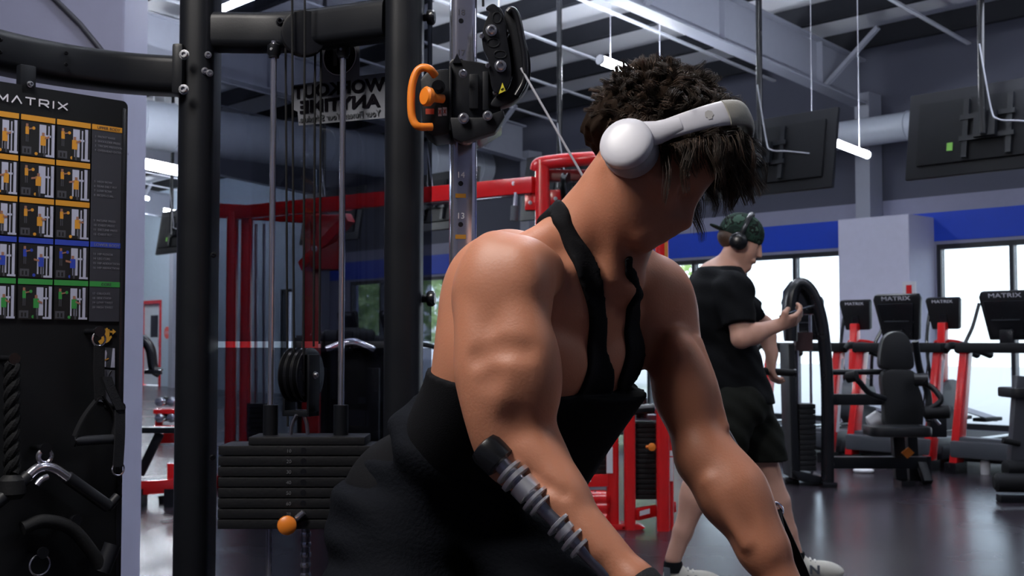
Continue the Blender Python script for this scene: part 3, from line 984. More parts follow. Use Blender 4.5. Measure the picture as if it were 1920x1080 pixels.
def brect(name, u0, u1, z0, z1, mm, push=.0008, parent=None):
    m = MB(); a, b_ = BD(u0, 640, push), BD(u1, 640, push)
    c = (a + b_) / 2
    m.obox((c.x, c.y, (z0 + z1) / 2), BD.x * (b_ - a).length / 2, BD.n * .0006, (0, 0, (z1 - z0) / 2))
    return m.build(name, mm, parent or board, smooth=False)
COLS = [OP, OP, OP, BP, GP]
hh = .0105
brect('list_panel', 166, 228, R_T[5], R_T[0] - .011, DP, .0004)
for r in range(5):
    for c_ in (1, 2, 3):
        u0, u1 = BXS[c_]
        brect('header_strip', u0, u1, R_T[r] - hh, R_T[r], COLS[r])
        zt_, zb_ = R_T[r] - hh - .002, R_T[r + 1] + .002
        a, b_ = BD(u0, 640, .001), BD(u1, 640, .001)
        x0 = Vector((a.x, a.y, 0)); L = (b_ - a).length; H = zt_ - zb_
        m = MB()
        ms = [KP, WP, COLS[r], SK, GY]
        def q4(fx0, fy0, fx1, fy1, mi, dz=0.0, skew=0.0):
            m.mi = mi
            n_ = BD.n * (.0005 + dz)
            p = lambda X, Y: x0 + BD.x * (L * X) + Vector((0, 0, zb_ + H * Y)) + n_
            m.add([p(fx0, fy0), p(fx1, fy0 - skew), p(fx1, fy1 - skew), p(fx0, fy1)], [(0, 1, 2, 3)])
        q4(0, 0, 1, 1, 0)
        jx = .03 * ((r * 3 + c_) % 3 - 1)
        q4(.50 + jx, .12, .70 + jx, .95, 1, .0003)                      # white uprights of the drawn machine
        q4(.66 + jx, .60, .90 + jx, .66, 1, .0003)
        q4(.76 + jx, .08, .80 + jx, .93, 1, .0004); q4(.86 + jx, .02, .95 + jx, .98, 1, .0003); q4(.72, .02, .98, .08, 1, .0004)
        q4(.84 + jx, .12, .86 + jx, .9, 0, .0005)
        bx = .50 + .06 * ((r + c_) % 3 - 1)
        q4(bx, .34, bx + .16, .62, 2, .0008); q4(bx + .04, .62, bx + .12, .72, 3, .0008)   # drawn figure
        q4(bx + .01, .02, bx + .07, .34, 0, .0008); q4(bx + .09, .02, bx + .15, .34, 4, .0008)
        q4(bx - .13 if r % 2 else bx + .12, .52, bx + .03 if r % 2 else bx + .26, .58, 3, .0009, .03 * (r - 2))
        q4(.12, .62, .22, .84, 2, .0008); q4(.13, .84, .20, .93, 3, .0008); q4(.13, .40, .16, .62, 4, .0008); q4(.18, .40, .21, .62, 4, .0008)
        q4(.20, .76, .32, .80, 3, .0009, -.03)
        q4(.03, .04, .30, .26, 4, .0006); q4(.09, .08, .14, .20, 0, .0008); q4(.19, .08, .24, .20, 0, .0008)
        for (dx, dy) in ((.36, .82), (.44, .08)):
            m.mi = 2; n_ = BD.n * .0012; cc_ = x0 + BD.x * (L * dx) + Vector((0, 0, zb_ + H * dy)) + n_
            m.add([cc_ + (BD.x * math.cos(t_) + Vector((0, 0, 1)) * math.sin(t_)) * .0032 for t_ in [2 * math.pi * k / 10 for k in range(10)]], [tuple(range(10))])
        m.build('pictogram', ms, board, smooth=False)
for r, ttl in ((0, 'UPPER BODY'), (3, 'LOWER BODY'), (4, 'CORE')):
    st = brect('header_strip', 166, 228, R_T[r] - hh, R_T[r], COLS[r], .001)
    c_ = BD(197, 640, .0018); text('heading', ttl, (c_.x, c_.y, R_T[r] - hh + .002), BD.x, (0, 0, 1), .0085, TXT if r == 3 else DP, board, align='CENTER', ext=.0002)
LST = [['1  FRONT RAISE', '2  SHOULDER PRESS', '3  TRICEPS PRESSDOWN', '4  OVERHEAD EXTENSION'], ['5  HIGH ROW', '6  REAR DELT FLY', '7  LOW ROW', '8  BICEPS CURL'],
       ['9  INCLINE PRESS', '10  CHEST PRESS', '11  DECLINE PRESS', '12  CHEST FLY'], ['13  HIP FLEXOR', '14  LEG CURL', '15  HIP ADDUCTION', '16  HIP ABDUCTION'], ['17  OBLIQUES', '18  SIDE CHOP', '19  LOW TWIST', '20  HIGH TWIST']]
for r in range(5):
    for k, s in enumerate(LST[r]):
        a = BD(171, 640, .0014)
        text('list_line', s, (a.x, a.y, R_T[r] - hh - .016 - .0092 * k - (.010 if r in (1, 2) else 0)), BD.x, (0, 0, 1), .0062, TXT, board, ext=.0002)
# hand symbol, arrow and small pictures lower on the board
def bpoly(name, pts, mm, push=.0012):
    m = MB(); a = [BD(u, v, push) for u, v in pts]
    n = len(a)
    m.add(a + [p - BD.n * .001 for p in a], [tuple(range(n)), tuple(range(2 * n - 1, n - 1, -1))] + [((i + 1) % n, i, n + i, n + (i + 1) % n) for i in range(n)])
    return m.build(name, mm, board, smooth=False)
HANDP = mat('print_hand_orange', (.52, .27, .03), .55)
bpoly('hand_symbol', [(184, 640), (190, 636), (191, 622), (193, 618), (194, 628), (195, 617), (197.5, 616), (198, 627), (199, 615), (201.5, 615), (202, 627), (203, 617), (205, 618), (204.5, 632), (208, 629), (209.5, 632), (204, 640), (199, 643), (187, 645.5)], HANDP)
bpoly('arrow_symbol', [(206, 620), (211, 620.5), (211, 617), (217, 622), (211, 627), (211, 624), (206, 623.5)], HANDP)
bpoly('picture_label', [(180, 650), (215, 653), (215, 690), (180, 688)], mat('print_picture', (.03, .035, .045), .5), .001)
bpoly('picture_figure', [(181, 652), (185, 652), (191, 688), (181, 688)], WP, .0016); bpoly('picture_figure', [(211, 653), (214.5, 653), (214.5, 689), (207, 689)], WP, .0016)
bpoly('picture_figure', [(194, 688), (196, 672), (194, 662), (198, 656), (200, 662), (198, 674), (198, 688)], WP, .0016); bpoly('picture_figure', [(191, 671), (197, 674), (203, 671), (203, 673), (197, 676), (191, 673)], OP, .002)
bpoly('note_label', [(179, 692), (215, 694), (215, 757), (179, 752)], mat('print_note', (.075, .08, .105), .5), .001)
for pts in ([(189, 694), (190.5, 694), (190.5, 745), (189, 745)], [(197, 694), (199, 694), (199, 750), (197, 750)]): bpoly('note_line', pts, DP, .0016)
m = MB(); m.tube(catmull([BD(208, 694, .0016), BD(203, 704, .0016), BD(207, 716, .0016), BD(203, 726, .0016), BD(207, 738, .0016), BD(206, 750, .0016)], 6), .0008, 5); m.build('note_line', DP, board)

# accessories hanging on pegs of the board --------------------------------
def ring(mb, c, x, y, R, r, a0=0, a1=360, n=24):
    pts = [Vector(c) + Vector(x) * R * math.cos(math.radians(a0 + (a1 - a0) * k / n)) + Vector(y) * R * math.sin(math.radians(a0 + (a1 - a0) * k / n)) for k in range(n + (0 if a1 - a0 == 360 else 1))]
    mb.tube(pts, r, 8, closed=(a1 - a0 == 360))
UP = Vector((0, 0, 1))
def peg(u, v):
    m = MB(); q = BD(u, v, 0); m.cyl(q - BD.n * .002, q + BD.n * .05, .006, n=10); m.cyl(q + BD.n * .05, q + BD.n * .055, .011, n=12); m.build('peg', BLKG, board)
    return q
STRAPM = mat('black_webbing', (.007, .0075, .010), .7, spec=.25, bump=.2, bscale=400)
STRAPG = mat('grey_webbing', (.012, .013, .017), .7, spec=.25, bump=.2, bscale=400)
def strip(mb, pts, w, th, side):
    sd = Vector(side)
    pts = [Vector(p) for p in pts]
    vs, fs = [], []
    for i, p in enumerate(pts):
        t_ = (pts[min(i + 1, len(pts) - 1)] - pts[max(i - 1, 0)]).normalized()
        n_ = sd.cross(t_).normalized()
        vs += [p + sd * w / 2 + n_ * th / 2, p - sd * w / 2 + n_ * th / 2, p - sd * w / 2 - n_ * th / 2, p + sd * w / 2 - n_ * th / 2]
    for i in range(len(pts) - 1):
        for k in range(4):
            l = (k + 1) % 4
            fs.append((i * 4 + k, i * 4 + l, (i + 1) * 4 + l, (i + 1) * 4 + k))
    fs += [(3, 2, 1, 0), tuple((len(pts) - 1) * 4 + k for k in range(4))]
    mb.add(vs, fs)
peg(163, 622)
st = thing('stirrup_handle', 'black webbing stirrup handle hanging from a chrome ring on the exercise board', 'cable handle', BD(165, 627, .045))
m = MB(); ring(m, BD(165, 636, .045), BD.x, UP, .0135, .002); m.build('ring', CHR, st)
m = MB(); strip(m, [BD(166, 648, .045), BD(164, 690, .047), BD(166, 748, .048)], .022, .004, BD.x); m.build('strap', STRAPM, st)
m = MB(); strip(m, catmull([BD(163, 745, .045), BD(140, 778, .04), BD(122, 815, .04), BD(121, 835, .04)], 5), .016, .003, BD.n); strip(m, catmull([BD(169, 740, .045), BD(188, 765, .04), BD(197, 790, .04), BD(193, 822, .04)], 5), .016, .003, BD.n); m.build('strap_arm', STRAPM, st)
m = MB(); m.cyl(BD(120, 825, .04), BD(194, 821, .04), .0095, n=14); m.build('grip', mat('blue_black_foam', (.009, .011, .017), .6), st)
m = MB(); m.cyl(BD(118, 825, .04), BD(121, 825, .04), .011, n=14); m.build('grip_cap', BLKG, st)
m = MB(); m.cyl(BD(193, 821, .04), BD(196, 821, .04), .011, n=14); m.build('grip_cap', BLKG, st)
peg(201, 762)
ank = thing('ankle_strap', 'dark grey webbing strap ending in a chrome ring, right of the stirrup handle', 'strap', BD(201, 770, .05))
m = MB(); strip(m, catmull([BD(176, 705, .052), BD(186, 735, .054), BD(201, 766, .055)], 4), .02, .003, BD.x); strip(m, catmull([BD(201, 766, .052), BD(200, 815, .053), BD(198, 872, .05)], 4), .021, .004, BD.x); m.build('strap', STRAPG, ank)
m = MB(); ring(m, BD(198.5, 876, .05), BD.x, UP, .0125, .0017, 180, 360); ring(m, BD(198.5, 876, .05), BD.x, UP, .0125, .0017, 0, 180); m.build('ring', CHR, ank)
peg(62, 838)
cbv = thing('curl_bar', 'bent chrome cable bar with dark rubber grips hanging on the exercise board', 'cable bar', BD(62, 850, .05))
m = MB(); ring(m, BD(62, 853, .05), BD.x, UP, .0125, .005); m.build('eyelet', CHR, cbv)
m = MB(); m.tube(catmull([BD(30, 890, .05), BD(45, 877, .05), BD(63, 872, .05), BD(82, 877, .05), BD(106, 893, .05)], 5), .0098, 16); m.build('bar', CHR, cbv)
GRIPM = mat('grey_black_grip', (.009, .010, .014), .5, spec=.3)
for pts in ([BD(104, 891, .05), BD(180, 945, .05)], [BD(32, 888, .05), BD(-30, 940, .05)]):
    m = MB(); m.cyl(pts[0], pts[1], .0125, n=16); m.build('grip', GRIPM, cbv)
m = MB(); m.tube([BD(178, 948, .05), BD(198, 926, .05)], .0095, 14); m.build('end_cap', GRIPM, cbv)
m = MB(); m.tube(catmull([BD(42, 905, .06), BD(52, 894, .06), BD(63, 889, .06)], 4), .006, 12); m.build('inner_bar', CHR, cbv)
peg(4, 672)
rp = thing('triceps_rope', 'black braided rope attachment hanging at the left edge of the photo', 'rope', BD(5, 680, .045))
m = MB()
for ph_ in range(3):
    m.tube([BD(3 + 0, 680 + k * 6.2, .045) + BD.x * .0075 * math.cos(k * .55 + ph_ * 2.09) + BD.n * .0075 * math.sin(k * .55 + ph_ * 2.09) for k in range(34)], .0085, 8)
m.build('braid', mat('rope_fibre', (.006, .0065, .008), .8, spec=.2, bump=.3, bscale=300), rp)
m = MB(); m.lathe(BD(3, 886, .045), (0, 0, -1), [(0, .014), (.01, .024), (.035, .026), (.045, .018)], 18); m.build('knot', RUB, rp)
peg(57, 1030)
dh = thing('steel_ring', 'chrome ring hanging low on the exercise board, below the curl bar', 'ring', BD(57, 1055, .04))
m = MB(); ring(m, BD(57, 1054, .04), BD.x, UP, .0195, .0019); m.build('loop', CHR, dh)
m = MB(); strip(m, [BD(57, 1034, .045), BD(57, 1030, .045), BD(57, 1040, .04)], .012, .003, BD.x); m.build('tab', STRAPM, dh)
rl = thing('row_handle', 'black rubber close grip row handle hanging low on the exercise board', 'cable handle', BD(140, 990, .045))
peg(120, 970)
m = MB(); m.tube(catmull([BD(20, 985, .05), BD(60, 972, .05), BD(110, 985, .05), BD(150, 1030, .05), BD(168, 1060, .05)], 6), .013, 12); m.build('frame', RUB, rl)
m = MB(); m.cyl(BD(168, 1066, .05), BD(188, 1015, .05), .016, n=14); m.build('grip', GRIPM, rl)
# ================================================================ equipment behind
def bar(root, name, a, b, w, h, mm, up=(0, 0, 1), bev=.006):
    m = MB(); m.beam(a, b, w, h, up)
    return m.build(name, mm, root, bevel=bev)


def rod(root, name, pts, r, mm, n=10, smooth_=0):
    m = MB()
    m.tube(catmull(pts, smooth_) if smooth_ else pts, r, n)
    return m.build(name, mm, root)


# ---- red multi station, d = 7 ---------------------------------------------
D7 = 7.0
RM = thing('multi_station', 'red steel cable tower with rounded red top frame behind the lifter\'s neck and legs', 'gym machine', (P(1150, 640, 7.1).x, 7.1, 0))
FLZ = 0.0
def vpost(u, vt, d, w, dep, name='post', mm=RED, vb=None):
    a = P(u, 640, d)
    m = MB()
    zt = 1.1 + (640 - vt) / 2200 * d
    zb_ = 0.0 if vb is None else 1.1 + (640 - vb) / 2200 * d
    m.prism(rpoly(w, dep, min(w, dep) * .3, 4), (a.x, a.y, zb_), Vector((1, 0, 0)), Vector((0, 1, 0)), (0, 0, zt - zb_))
    return m.build(name, mm, RM)
# head frame: main post, rounded top tubes
vpost(1017, 300, 7.0, .085, .11)
vpost(1241, 300, 6.9, .075, .10)
rod(RM, 'top_tube', [P(1006, 320, 7.0), P(1010, 309, 6.99), P(1030, 304, 6.97), P(1080, 299, 6.9), P(1160, 296, 6.88), P(1235, 300, 6.9)], .042, RED, 14, 6)
rod(RM, 'top_rail', [P(1004, 316, 7.05), P(1010, 304, 7.1), P(1040, 296, 7.2), P(1090, 291, 7.3), P(1180, 289, 7.3), P(1240, 296, 7.1)], .016, RED, 10, 6)
m = MB(); m.box((P(1120, 0, 7.05).x, 7.08, 1.1 + 315 / 2200 * 7), (.62, .08, .07)); m.build('top_beam', mat('dark_red_paint', (.16, .006, .008), .4), RM, bevel=.01)
for (u0, u1, v0, v1, d) in ((984, 1004, 362, 394, 7.02), (1031, 1052, 356, 385, 7.02)):
    m = MB(); a, b_ = P(u0, v1, d), P(u1, v0, d); m.box((a + b_) / 2, (b_.x - a.x, .012, b_.z - a.z)); gp = m.build('gusset', RED, RM, bevel=.004)
    m = MB(); bolt(m, P((u0 + u1) / 2, (v0 + v1) / 2 + 2, d - .008), (0, -1, 0), .011, .01); m.build('bolt', STEEL, gp)
for u in (1056, 1068, 1088):
    rod(RM, 'inner_cable', [P(u, 318, 7.05), P(u, 800, 7.05)], .008, RUB, 8)
m = MB(); pulley(m, P(1062, 352, 7.02), (1, -.3, 0), .09, .04); m.build('pulley', BLKG, RM)
# long boom to the left ending on a twin post frame
BE = P(440, 400, 8.7); BS = P(1003, 347, 7.0)
bar(RM, 'boom', BS, BE, .07, .10, RED)
m = MB()
for (u, v) in ((964, 344), (700, 371)): bolt(m, P(u, v, 7.0 + (1003 - u) / 563 * 1.7 - .06), (0, -1, 0), .014, .012); 
m.mi = 0
bo = m.build('bolt', STEEL, RM)
rod(RM, 'under_rod', [P(995, 363, 7.0), P(905, 374, 7.22), P(800, 384, 7.55)], .008, STEEL, 8)
hh_ = thing('hanging_grip', 'grey hanging grip on a short strap under the red boom, above the lifter\'s shoulder', 'grip', P(966, 362, 7.05))
rod(hh_, 'strap', [P(967, 361, 7.05), P(966, 388, 7.05)], .012, STEEL, 8)
rod(hh_, 'grip', [P(966, 386, 7.05), P(964, 414, 7.05)], .024, mat('grey_grip', (.06, .065, .08), .6), 12)
for u in (434, 461):
    a = P(u, 640, 8.7)
    m = MB(); m.prism(rpoly(.075, .10, .02, 4), (a.x, a.y, 0), Vector((1, 0, 0)), Vector((0, 1, 0)), (0, 0, 2.06)); m.build('post', RED, RM)
bar(RM, 'cross_beam', P(405, 395, 8.9), P(580, 405, 8.6), .08, .11, RED)
bar(RM, 'post', P(585, 400, 8.5), Vector((P(585, 640, 8.5).x, 8.5, 0)), .10, .12, mat('deep_red_paint', (.30, .008, .010), .35))
m = MB(); a = P(612, 455, 8.4); m.box(a, (.22, .14, .40)); m.build('pulley_housing', mat('deep_red_paint', (.30, .008, .010), .35), RM, bevel=.03)
bar(RM, 'swing_arm', P(656, 408, 8.2), P(568, 500, 8.5), .07, .075, RED)
m = MB(); bolt(m, P(590, 466, 8.32), (0, -1, 0), .02, .02); m.build('bolt', STEEL, RM)
for u in (480, 495): rod(RM, 'guide_rod', [P(u, 420, 8.7), P(u, 900, 8.7)], .012, STEEL, 8)
for k in range(14):
    m = MB(); a = P(488, 760 + k * 9.2, 8.7); m.box(a, (.17, .12, .033)); m.build('weight_plate', IRON, RM)
m = MB(); c0, c1 = P(400, 640, 8.9), P(600, 640, 8.5); m.beam((c0.x, c0.y, .05), (c1.x, c1.y, .05), .09, .1); m.build('base_rail', RED, RM, bevel=.01)
# lower part of the tower, seen between the lifter and his left arm
RP = vpost(1147, 745, 6.98, .072, .10)
for (v0, v1) in ((822, 835), (838, 887)):
    m = MB(); q = P(1143, (v0 + v1) / 2, 6.92); m.box(q, (.036, .004, (v1 - v0) / 2200 * 6.9)); m.build('label', LABEL, RP, smooth=False)
vpost(1179, 742, 6.94, .066, .10)
R3 = vpost(1247, 745, 6.94, .085, .10)
for (v0, v1) in ((845, 855), (858, 902)):
    m = MB(); q = P(1259, (v0 + v1) / 2, 6.88); m.box(q, (.018, .004, (v1 - v0) / 2200 * 6.9)); m.build('label', LABEL, R3, smooth=False)
for u in (1147, 1180):
    m = MB(); q = P(u, 640, 6.9); m.prism([(-.05, 0), (.06, 0), (.09, .012), (.05, .03), (-.05, .03)], (q.x, q.y, .0), Vector((1, 0, 0)), Vector((0, 0, 1)), (0, .16, 0)); ft = m.build('foot', RED, RM, bevel=.004)
for k in range(15):
    m = MB(); a = P(1211, 797 + k * 9.6, 7.02); m.box((a.x, 7.1, a.z), (.135, .2, .0275)); wp = m.build('weight_plate', IRON, RM, bevel=.003)
m = MB(); a = P(1211, 783, 7.02); m.box((a.x, 7.1, a.z), (.12, .16, .03)); m.build('head_plate', STEEL, RM)
rod(RM, 'roller', [P(1184, 769, 6.9), P(1226, 766, 6.9)], .030, BLKG, 14)
m = MB(); a = P(1228, 766, 6.9); m.lathe(a, (1, 0, 0), [(-.004, .03), (0, .034), (.008, .03)], 16); m.build('roller_cap', CHR, RM)
m = MB(); m.lathe(P(1203, 755, 7.0), (0, 0, 1), [(-.09, .035), (.02, .035), (.05, .02), (.058, .004)], 16); m.build('guide_cap', BLKG, RM)
m = MB(); m.lathe(P(1222, 838, 6.86), (0, -1, 0), [(0, .014), (.006, .024), (.016, .022), (.02, .005)], 16); m.build('selector_knob', ORG, RM)
m = MB(); m.cyl(P(1213, 838, 6.9), P(1219, 838, 6.87), .01, n=8); m.build('selector_pin', ORG, RM)
bar(RM, 'lower_rail', P(1190, 965, 6.93), P(1262, 949, 7.1), .06, .065, RED)
m = MB(); q = P(1209, 960.5, 6.885); m.obox(q, Vector((.030, .006, .007)), Vector((0, .002, 0)), (0, 0, .014)); m.build('maker_plate', LABEL, RM, smooth=False)
bar(RM, 'lower_rail', P(1075, 902, 6.95), P(1140, 900, 6.95), .06, .07, RED)
m = MB(); q = P(1094, 899, 6.9); m.box(q, (.085, .004, .026)); m.build('maker_plate', LABEL, RM, smooth=False)
for k in range(9):
    m = MB(); a = P(1112, 806 + k * 9.6, 7.15); m.box(a, (.15, .15, .0275)); m.build('weight_plate', IRON, RM, bevel=.003)
for (v, r) in ((935, .05), (952, .055), (972, .06)):
    m = MB(); m.lathe(P(1120, v, 6.9), (1, 0, .0), [(-.07, r * .6), (-.05, r), (.05, r), (.07, r * .5)], 14); m.build('foot_roller', RED, RM)
rod(RM, 'strap_loop', [P(1105, 955, 6.9), P(1108, 935, 6.88), P(1116, 922, 6.88), P(1122, 935, 6.88), P(1124, 955, 6.9)], .006, BLKG, 8, 5)
m = MB(); q = P(1249, 470, 6.84); m.box(q, (.018, .004, .10)); m.build('scale_strip', mat('orange_label', (.55, .22, .03), .5), RM, smooth=False)

# ---- treadmills --------------------------------------------------------------
TM = {}
DECK = mat('grey_deck_cover', (.055, .06, .072), .45)
TBELT = mat('treadmill_belt', (.010, .010, .012), .7)
SCRB = mat('console_back', (.006, .0065, .008), .4)
def treadmill(label):
    """local frame: x to the right along the window wall, y towards the wall (belt runs to +y), console faces +y"""
    root = thing('treadmill', label, 'treadmill', group='treadmills in front of the windows')
    def L(m, n, mm, par=root, **k): return m.build(n, mm, par, local=True, **k)
    m = MB(); m.box((0, 1.05, .14), (.82, 1.85, .12)); m.box((0, .15, .20), (.80, .5, .14)); L(m, 'deck', DECK, bevel=.02)
    m = MB(); m.box((0, 1.15, .205), (.54, 1.60, .012)); L(m, 'belt', TBELT)
    for sg in (-1, 1):
        m = MB(); m.box((sg * .36, 1.15, .21), (.11, 1.62, .02)); L(m, 'side_rail', BLKG, bevel=.005)
        m = MB(); m.prism([(-.14, .0), (.0, .0), (.21, 1.02), (.10, 1.02)], Vector((sg * .37 - .035, 0.02, .02)), Vector((0, 1, 0)), UP, (.07, 0, 0)); up_ = L(m, 'upright', RED, bevel=.012)
        m = MB(); m.prism([(.02, .25), (.065, .25), (.165, .92), (.125, .92)], Vector((sg * .37 + sg * .0352, 0.02, .02)), Vector((0, 1, 0)), UP, (sg * .003, 0, 0)); L(m, 'silver_stripe', LABEL, up_)
        m = MB(); m.prism([(-.06, .2), (-.04, .2), (.06, .75), (.04, .75)], Vector((sg * .37 - .036, 0.02, .02)), Vector((1, 0, 0)) * 0 + Vector((0, 1, 0)), UP, (.001, 0, 0)); L(m, 'print_stripe', LABEL, up_)
        m = MB(); m.tube(catmull([(sg * .43, .15, 1.02), (sg * .44, .22, 1.06), (sg * .44, .40, 1.05), (sg * .43, .75, .98)], 5), .034, 10); L(m, 'side_handrail', RUB)
        m = MB(); m.box((sg * .4, 1.9, .07), (.08, .10, .14)); L(m, 'foot', BLKG)
        m = MB(); m.box((sg * .37, -.05, .045), (.10, .2, .09)); L(m, 'foot', BLKG)
    m = MB(); m.box((0, .16, 1.045), (.86, .16, .085)); L(m, 'crossbar', RUB, bevel=.025)
    m = MB(); m.box((0, .02, .22), (.72, .14, .16)); L(m, 'front_cover', DECK, bevel=.02)
    # console, leaning back from the runner
    y0, z0, tl = .10, 1.10, math.radians(12)
    upv = Vector((0, -math.sin(tl), math.cos(tl))); out = Vector((0, -math.cos(tl), -math.sin(tl)))
    c = Vector((0, .17, z0 + .21))
    m = MB()
    m.prism([(-.17, -.20), (.17, -.20), (.225, .17), (.205, .215), (-.205, .215), (-.225, .17)], c - out * .03, Vector((1, 0, 0)), upv, out * .06); con = L(m, 'console', SCRB, bevel=.015)
    m = MB(); m.prism([(-.13, -.185), (.13, -.185), (.175, .14), (-.175, .14)], c + out * .03, Vector((1, 0, 0)), upv, out * .03); L(m, 'back_shell', BLKG, con, bevel=.012)
    m = MB(); m.obox(c + out * .062 - upv * .02, Vector((.12, 0, 0)), upv * .004, out * .001); L(m, 'vent_slot', mat('slot_grey', (.05, .055, .065), .5), con)
    m = MB(); m.obox(c - out * .031, Vector((.17, 0, 0)), upv * .14, out * .002); L(m, 'screen', BLKG, con)
    m = MB(); m.box((0, .15, 1.12), (.12, .07, .16)); L(m, 'neck', BLKG, bevel=.02)
    o_ = text('brand_lettering', 'MATRIX', c + out * .0315 + upv * .163, (1, 0, 0), upv, .052, LABEL, None, align='CENTER', sx=1.5, ext=.001)
    o_.parent = con
    m = MB(); m.tube(catmull([(.30, .12, 1.0), (.33, .02, .85), (.31, .0, .6), (.27, .03, .35)], 5), .007, 6); L(m, 'power_lead', RUB)
    return root
tm0 = None
TR = math.atan2(-EV.y, -EV.x)
TLAB = ['black treadmill with red uprights, cut by the right edge of the photo', 'black treadmill with red uprights, console just above the headrest of the padded seat machine',
        'black treadmill with red uprights, mostly behind the black arched machine', 'black treadmill with red uprights, behind the walking person\'s hand',
        'black treadmill with red uprights, hidden behind the walking person', 'dark treadmill seen through the tinted shield beside the right post of the cable machine', 'dark treadmill seen through the tinted shield, left of another treadmill']
for s, lb in zip((4.32, 5.30, 6.28, 7.26, 8.24, 12.75, 13.75), TLAB):
    if tm0 is None:
        tm0 = treadmill(lb); tm0.location = W(s, 9.5, 0); tm0.rotation_euler = (0, 0, TR)
    else:
        dup(tm0, W(s, 9.5, 0), TR, lb)

# ---- second row: upright cross trainers with a single red mast ----------------
def crosstrainer(label):
    root = thing('cross_trainer', label, 'cross trainer', group='cross trainers behind the treadmills')
    def L(m, n, mm, par=root, **k): return m.build(n, mm, par, local=True, **k)
    m = MB(); m.box((0, .45, .05), (.12, 1.3, .1)); m.box((0, -.15, .045), (.6, .1, .09)); m.box((0, 1.0, .045), (.55, .1, .09)); L(m, 'base', BLKG, bevel=.015)
    m = MB(); m.lathe((-.09, .1, .42), (1, 0, 0), [(0, .2), (.01, .28), (.17, .28), (.18, .2)], 26); L(m, 'flywheel_cover', DECK)
    m = MB(); m.prism([(-.05, 0), (.07, 0), (.13, 1.22), (.05, 1.22)], Vector((-.045, -.02, .08)), Vector((0, 1, 0)), UP, (.09, 0, 0)); L(m, 'mast', RED, bevel=.012)
    for sg in (-1, 1):
        m = MB(); m.tube(catmull([(sg * .16, .12, .6), (sg * .2, .1, 1.0), (sg * .25, .22, 1.25), (sg * .27, .34, 1.5)], 5), .02, 8); L(m, 'arm_lever', BLKG)
        m = MB(); m.box((sg * .17, .7, .26), (.15, .4, .04)); L(m, 'pedal', RUB, bevel=.01)
        m = MB(); m.beam((sg * .17, .0, .42), (sg * .17, .9, .25), .04, .05); L(m, 'pedal_arm', STEEL)
    m = MB(); m.tube(catmull([(-.2, .3, 1.05), (-.1, .12, 1.1), (.1, .12, 1.1), (.2, .3, 1.05)], 5), .02, 8); L(m, 'handlebar', RED)
    tl = math.radians(12); upv = Vector((0, -math.sin(tl), math.cos(tl))); out = Vector((0, -math.cos(tl), -math.sin(tl)))
    c = Vector((0, .12, 1.40))
    m = MB(); m.prism([(-.15, -.17), (.15, -.17), (.19, .14), (.175, .17), (-.175, .17), (-.19, .14)], c - out * .03, Vector((1, 0, 0)), upv, out * .07); con = L(m, 'console', SCRB, bevel=.015)
    m = MB(); m.prism([(-.05, -.16), (.05, -.16), (.04, 0), (-.04, 0)], c + out * .04, Vector((1, 0, 0)), upv, out * .02); L(m, 'mount', BLKG, con, bevel=.01)
    o_ = text('brand_lettering', 'MATRIX', c + out * .041 + upv * .118, (1, 0, 0), upv, .045, LABEL, None, align='CENTER', sx=1.45, ext=.001)
    o_.parent = con
    return root
ct0 = crosstrainer('black cross trainer with red mast, its console left of the treadmill console above the seat')
ct0.location = W(7.02, 11.75, 0); ct0.rotation_euler = (0, 0, TR)
dup(ct0, W(5.98, 11.75, 0), TR, 'black cross trainer with red mast, its console peeking out right of the treadmill console')

# ---- black selectorised machine with padded seat -------------------------------
SM = thing('seat_machine', 'black arched weight machine joined by beams to a padded seat with headrest', 'gym machine', (P(1560, 640, 9.0).x, 9.05, 0))
dS = 9.0
o = P(1515, 640, dS); o.z = 0
def SX(u): return (u - 1515) / 2200 * dS
def SZ(v): return 1.1 + (640 - v) / 2200 * dS
outer = [(1480, 905), (1476, 760), (1474, 640), (1471, 575), (1476, 540), (1490, 524), (1508, 523), (1528, 545), (1543, 590), (1551, 660), (1553, 760), (1553, 905)]
inner = [(1538, 880), (1537, 760), (1534, 670), (1526, 610), (1512, 580), (1490, 590), (1488, 640), (1492, 760), (1497, 880)]
shell = smoothpoly([(SX(u), SZ(v)) for u, v in outer], 4)
def arch(u_list, w, name, y0, dep, mm):
    m = MB(); vs = []
    pts = catmull([Vector((SX(u), 0, SZ(v))) for u, v in u_list], 6)
    m.tube([o + p + Vector((0, y0, 0)) for p in pts], w, 10)
    return m.build(name, mm, SM)
arch([(1545, 912), (1547, 760), (1545, 680), (1537, 600), (1521, 552), (1502, 533), (1487, 545), (1481, 580), (1480, 640)], .05, 'arched_frame', -.05, .1, BLKG)
m = MB(); m.prism([(SX(1476), SZ(640)), (SX(1472), SZ(585)), (SX(1475), SZ(545)), (SX(1490), SZ(525)), (SX(1507), SZ(524)), (SX(1526), SZ(545)), (SX(1538), SZ(585)), (SX(1530), SZ(590)), (SX(1490), SZ(590))], o + Vector((0, -.03, 0)), Vector((1, 0, 0)), UP, (0, .16, 0)); m.build('top_shroud', BLKG, SM, bevel=.02)
m = MB(); m.prism([(SX(1478), SZ(645)), (SX(1490), SZ(645)), (SX(1498), SZ(898)), (SX(1482), SZ(895))], o, Vector((1, 0, 0)), UP, (0, .3, 0)); m.build('front_shroud', BLK, SM, bevel=.01)
m = MB(); m.prism([(SX(1482), SZ(880)), (SX(1497), SZ(900)), (SX(1545), SZ(908)), (SX(1545), SZ(893)), (SX(1500), SZ(884))], o + Vector((0, -.03, 0)), Vector((1, 0, 0)), UP, (0, .36, 0)); m.build('base_plate', BLK, SM, bevel=.006)
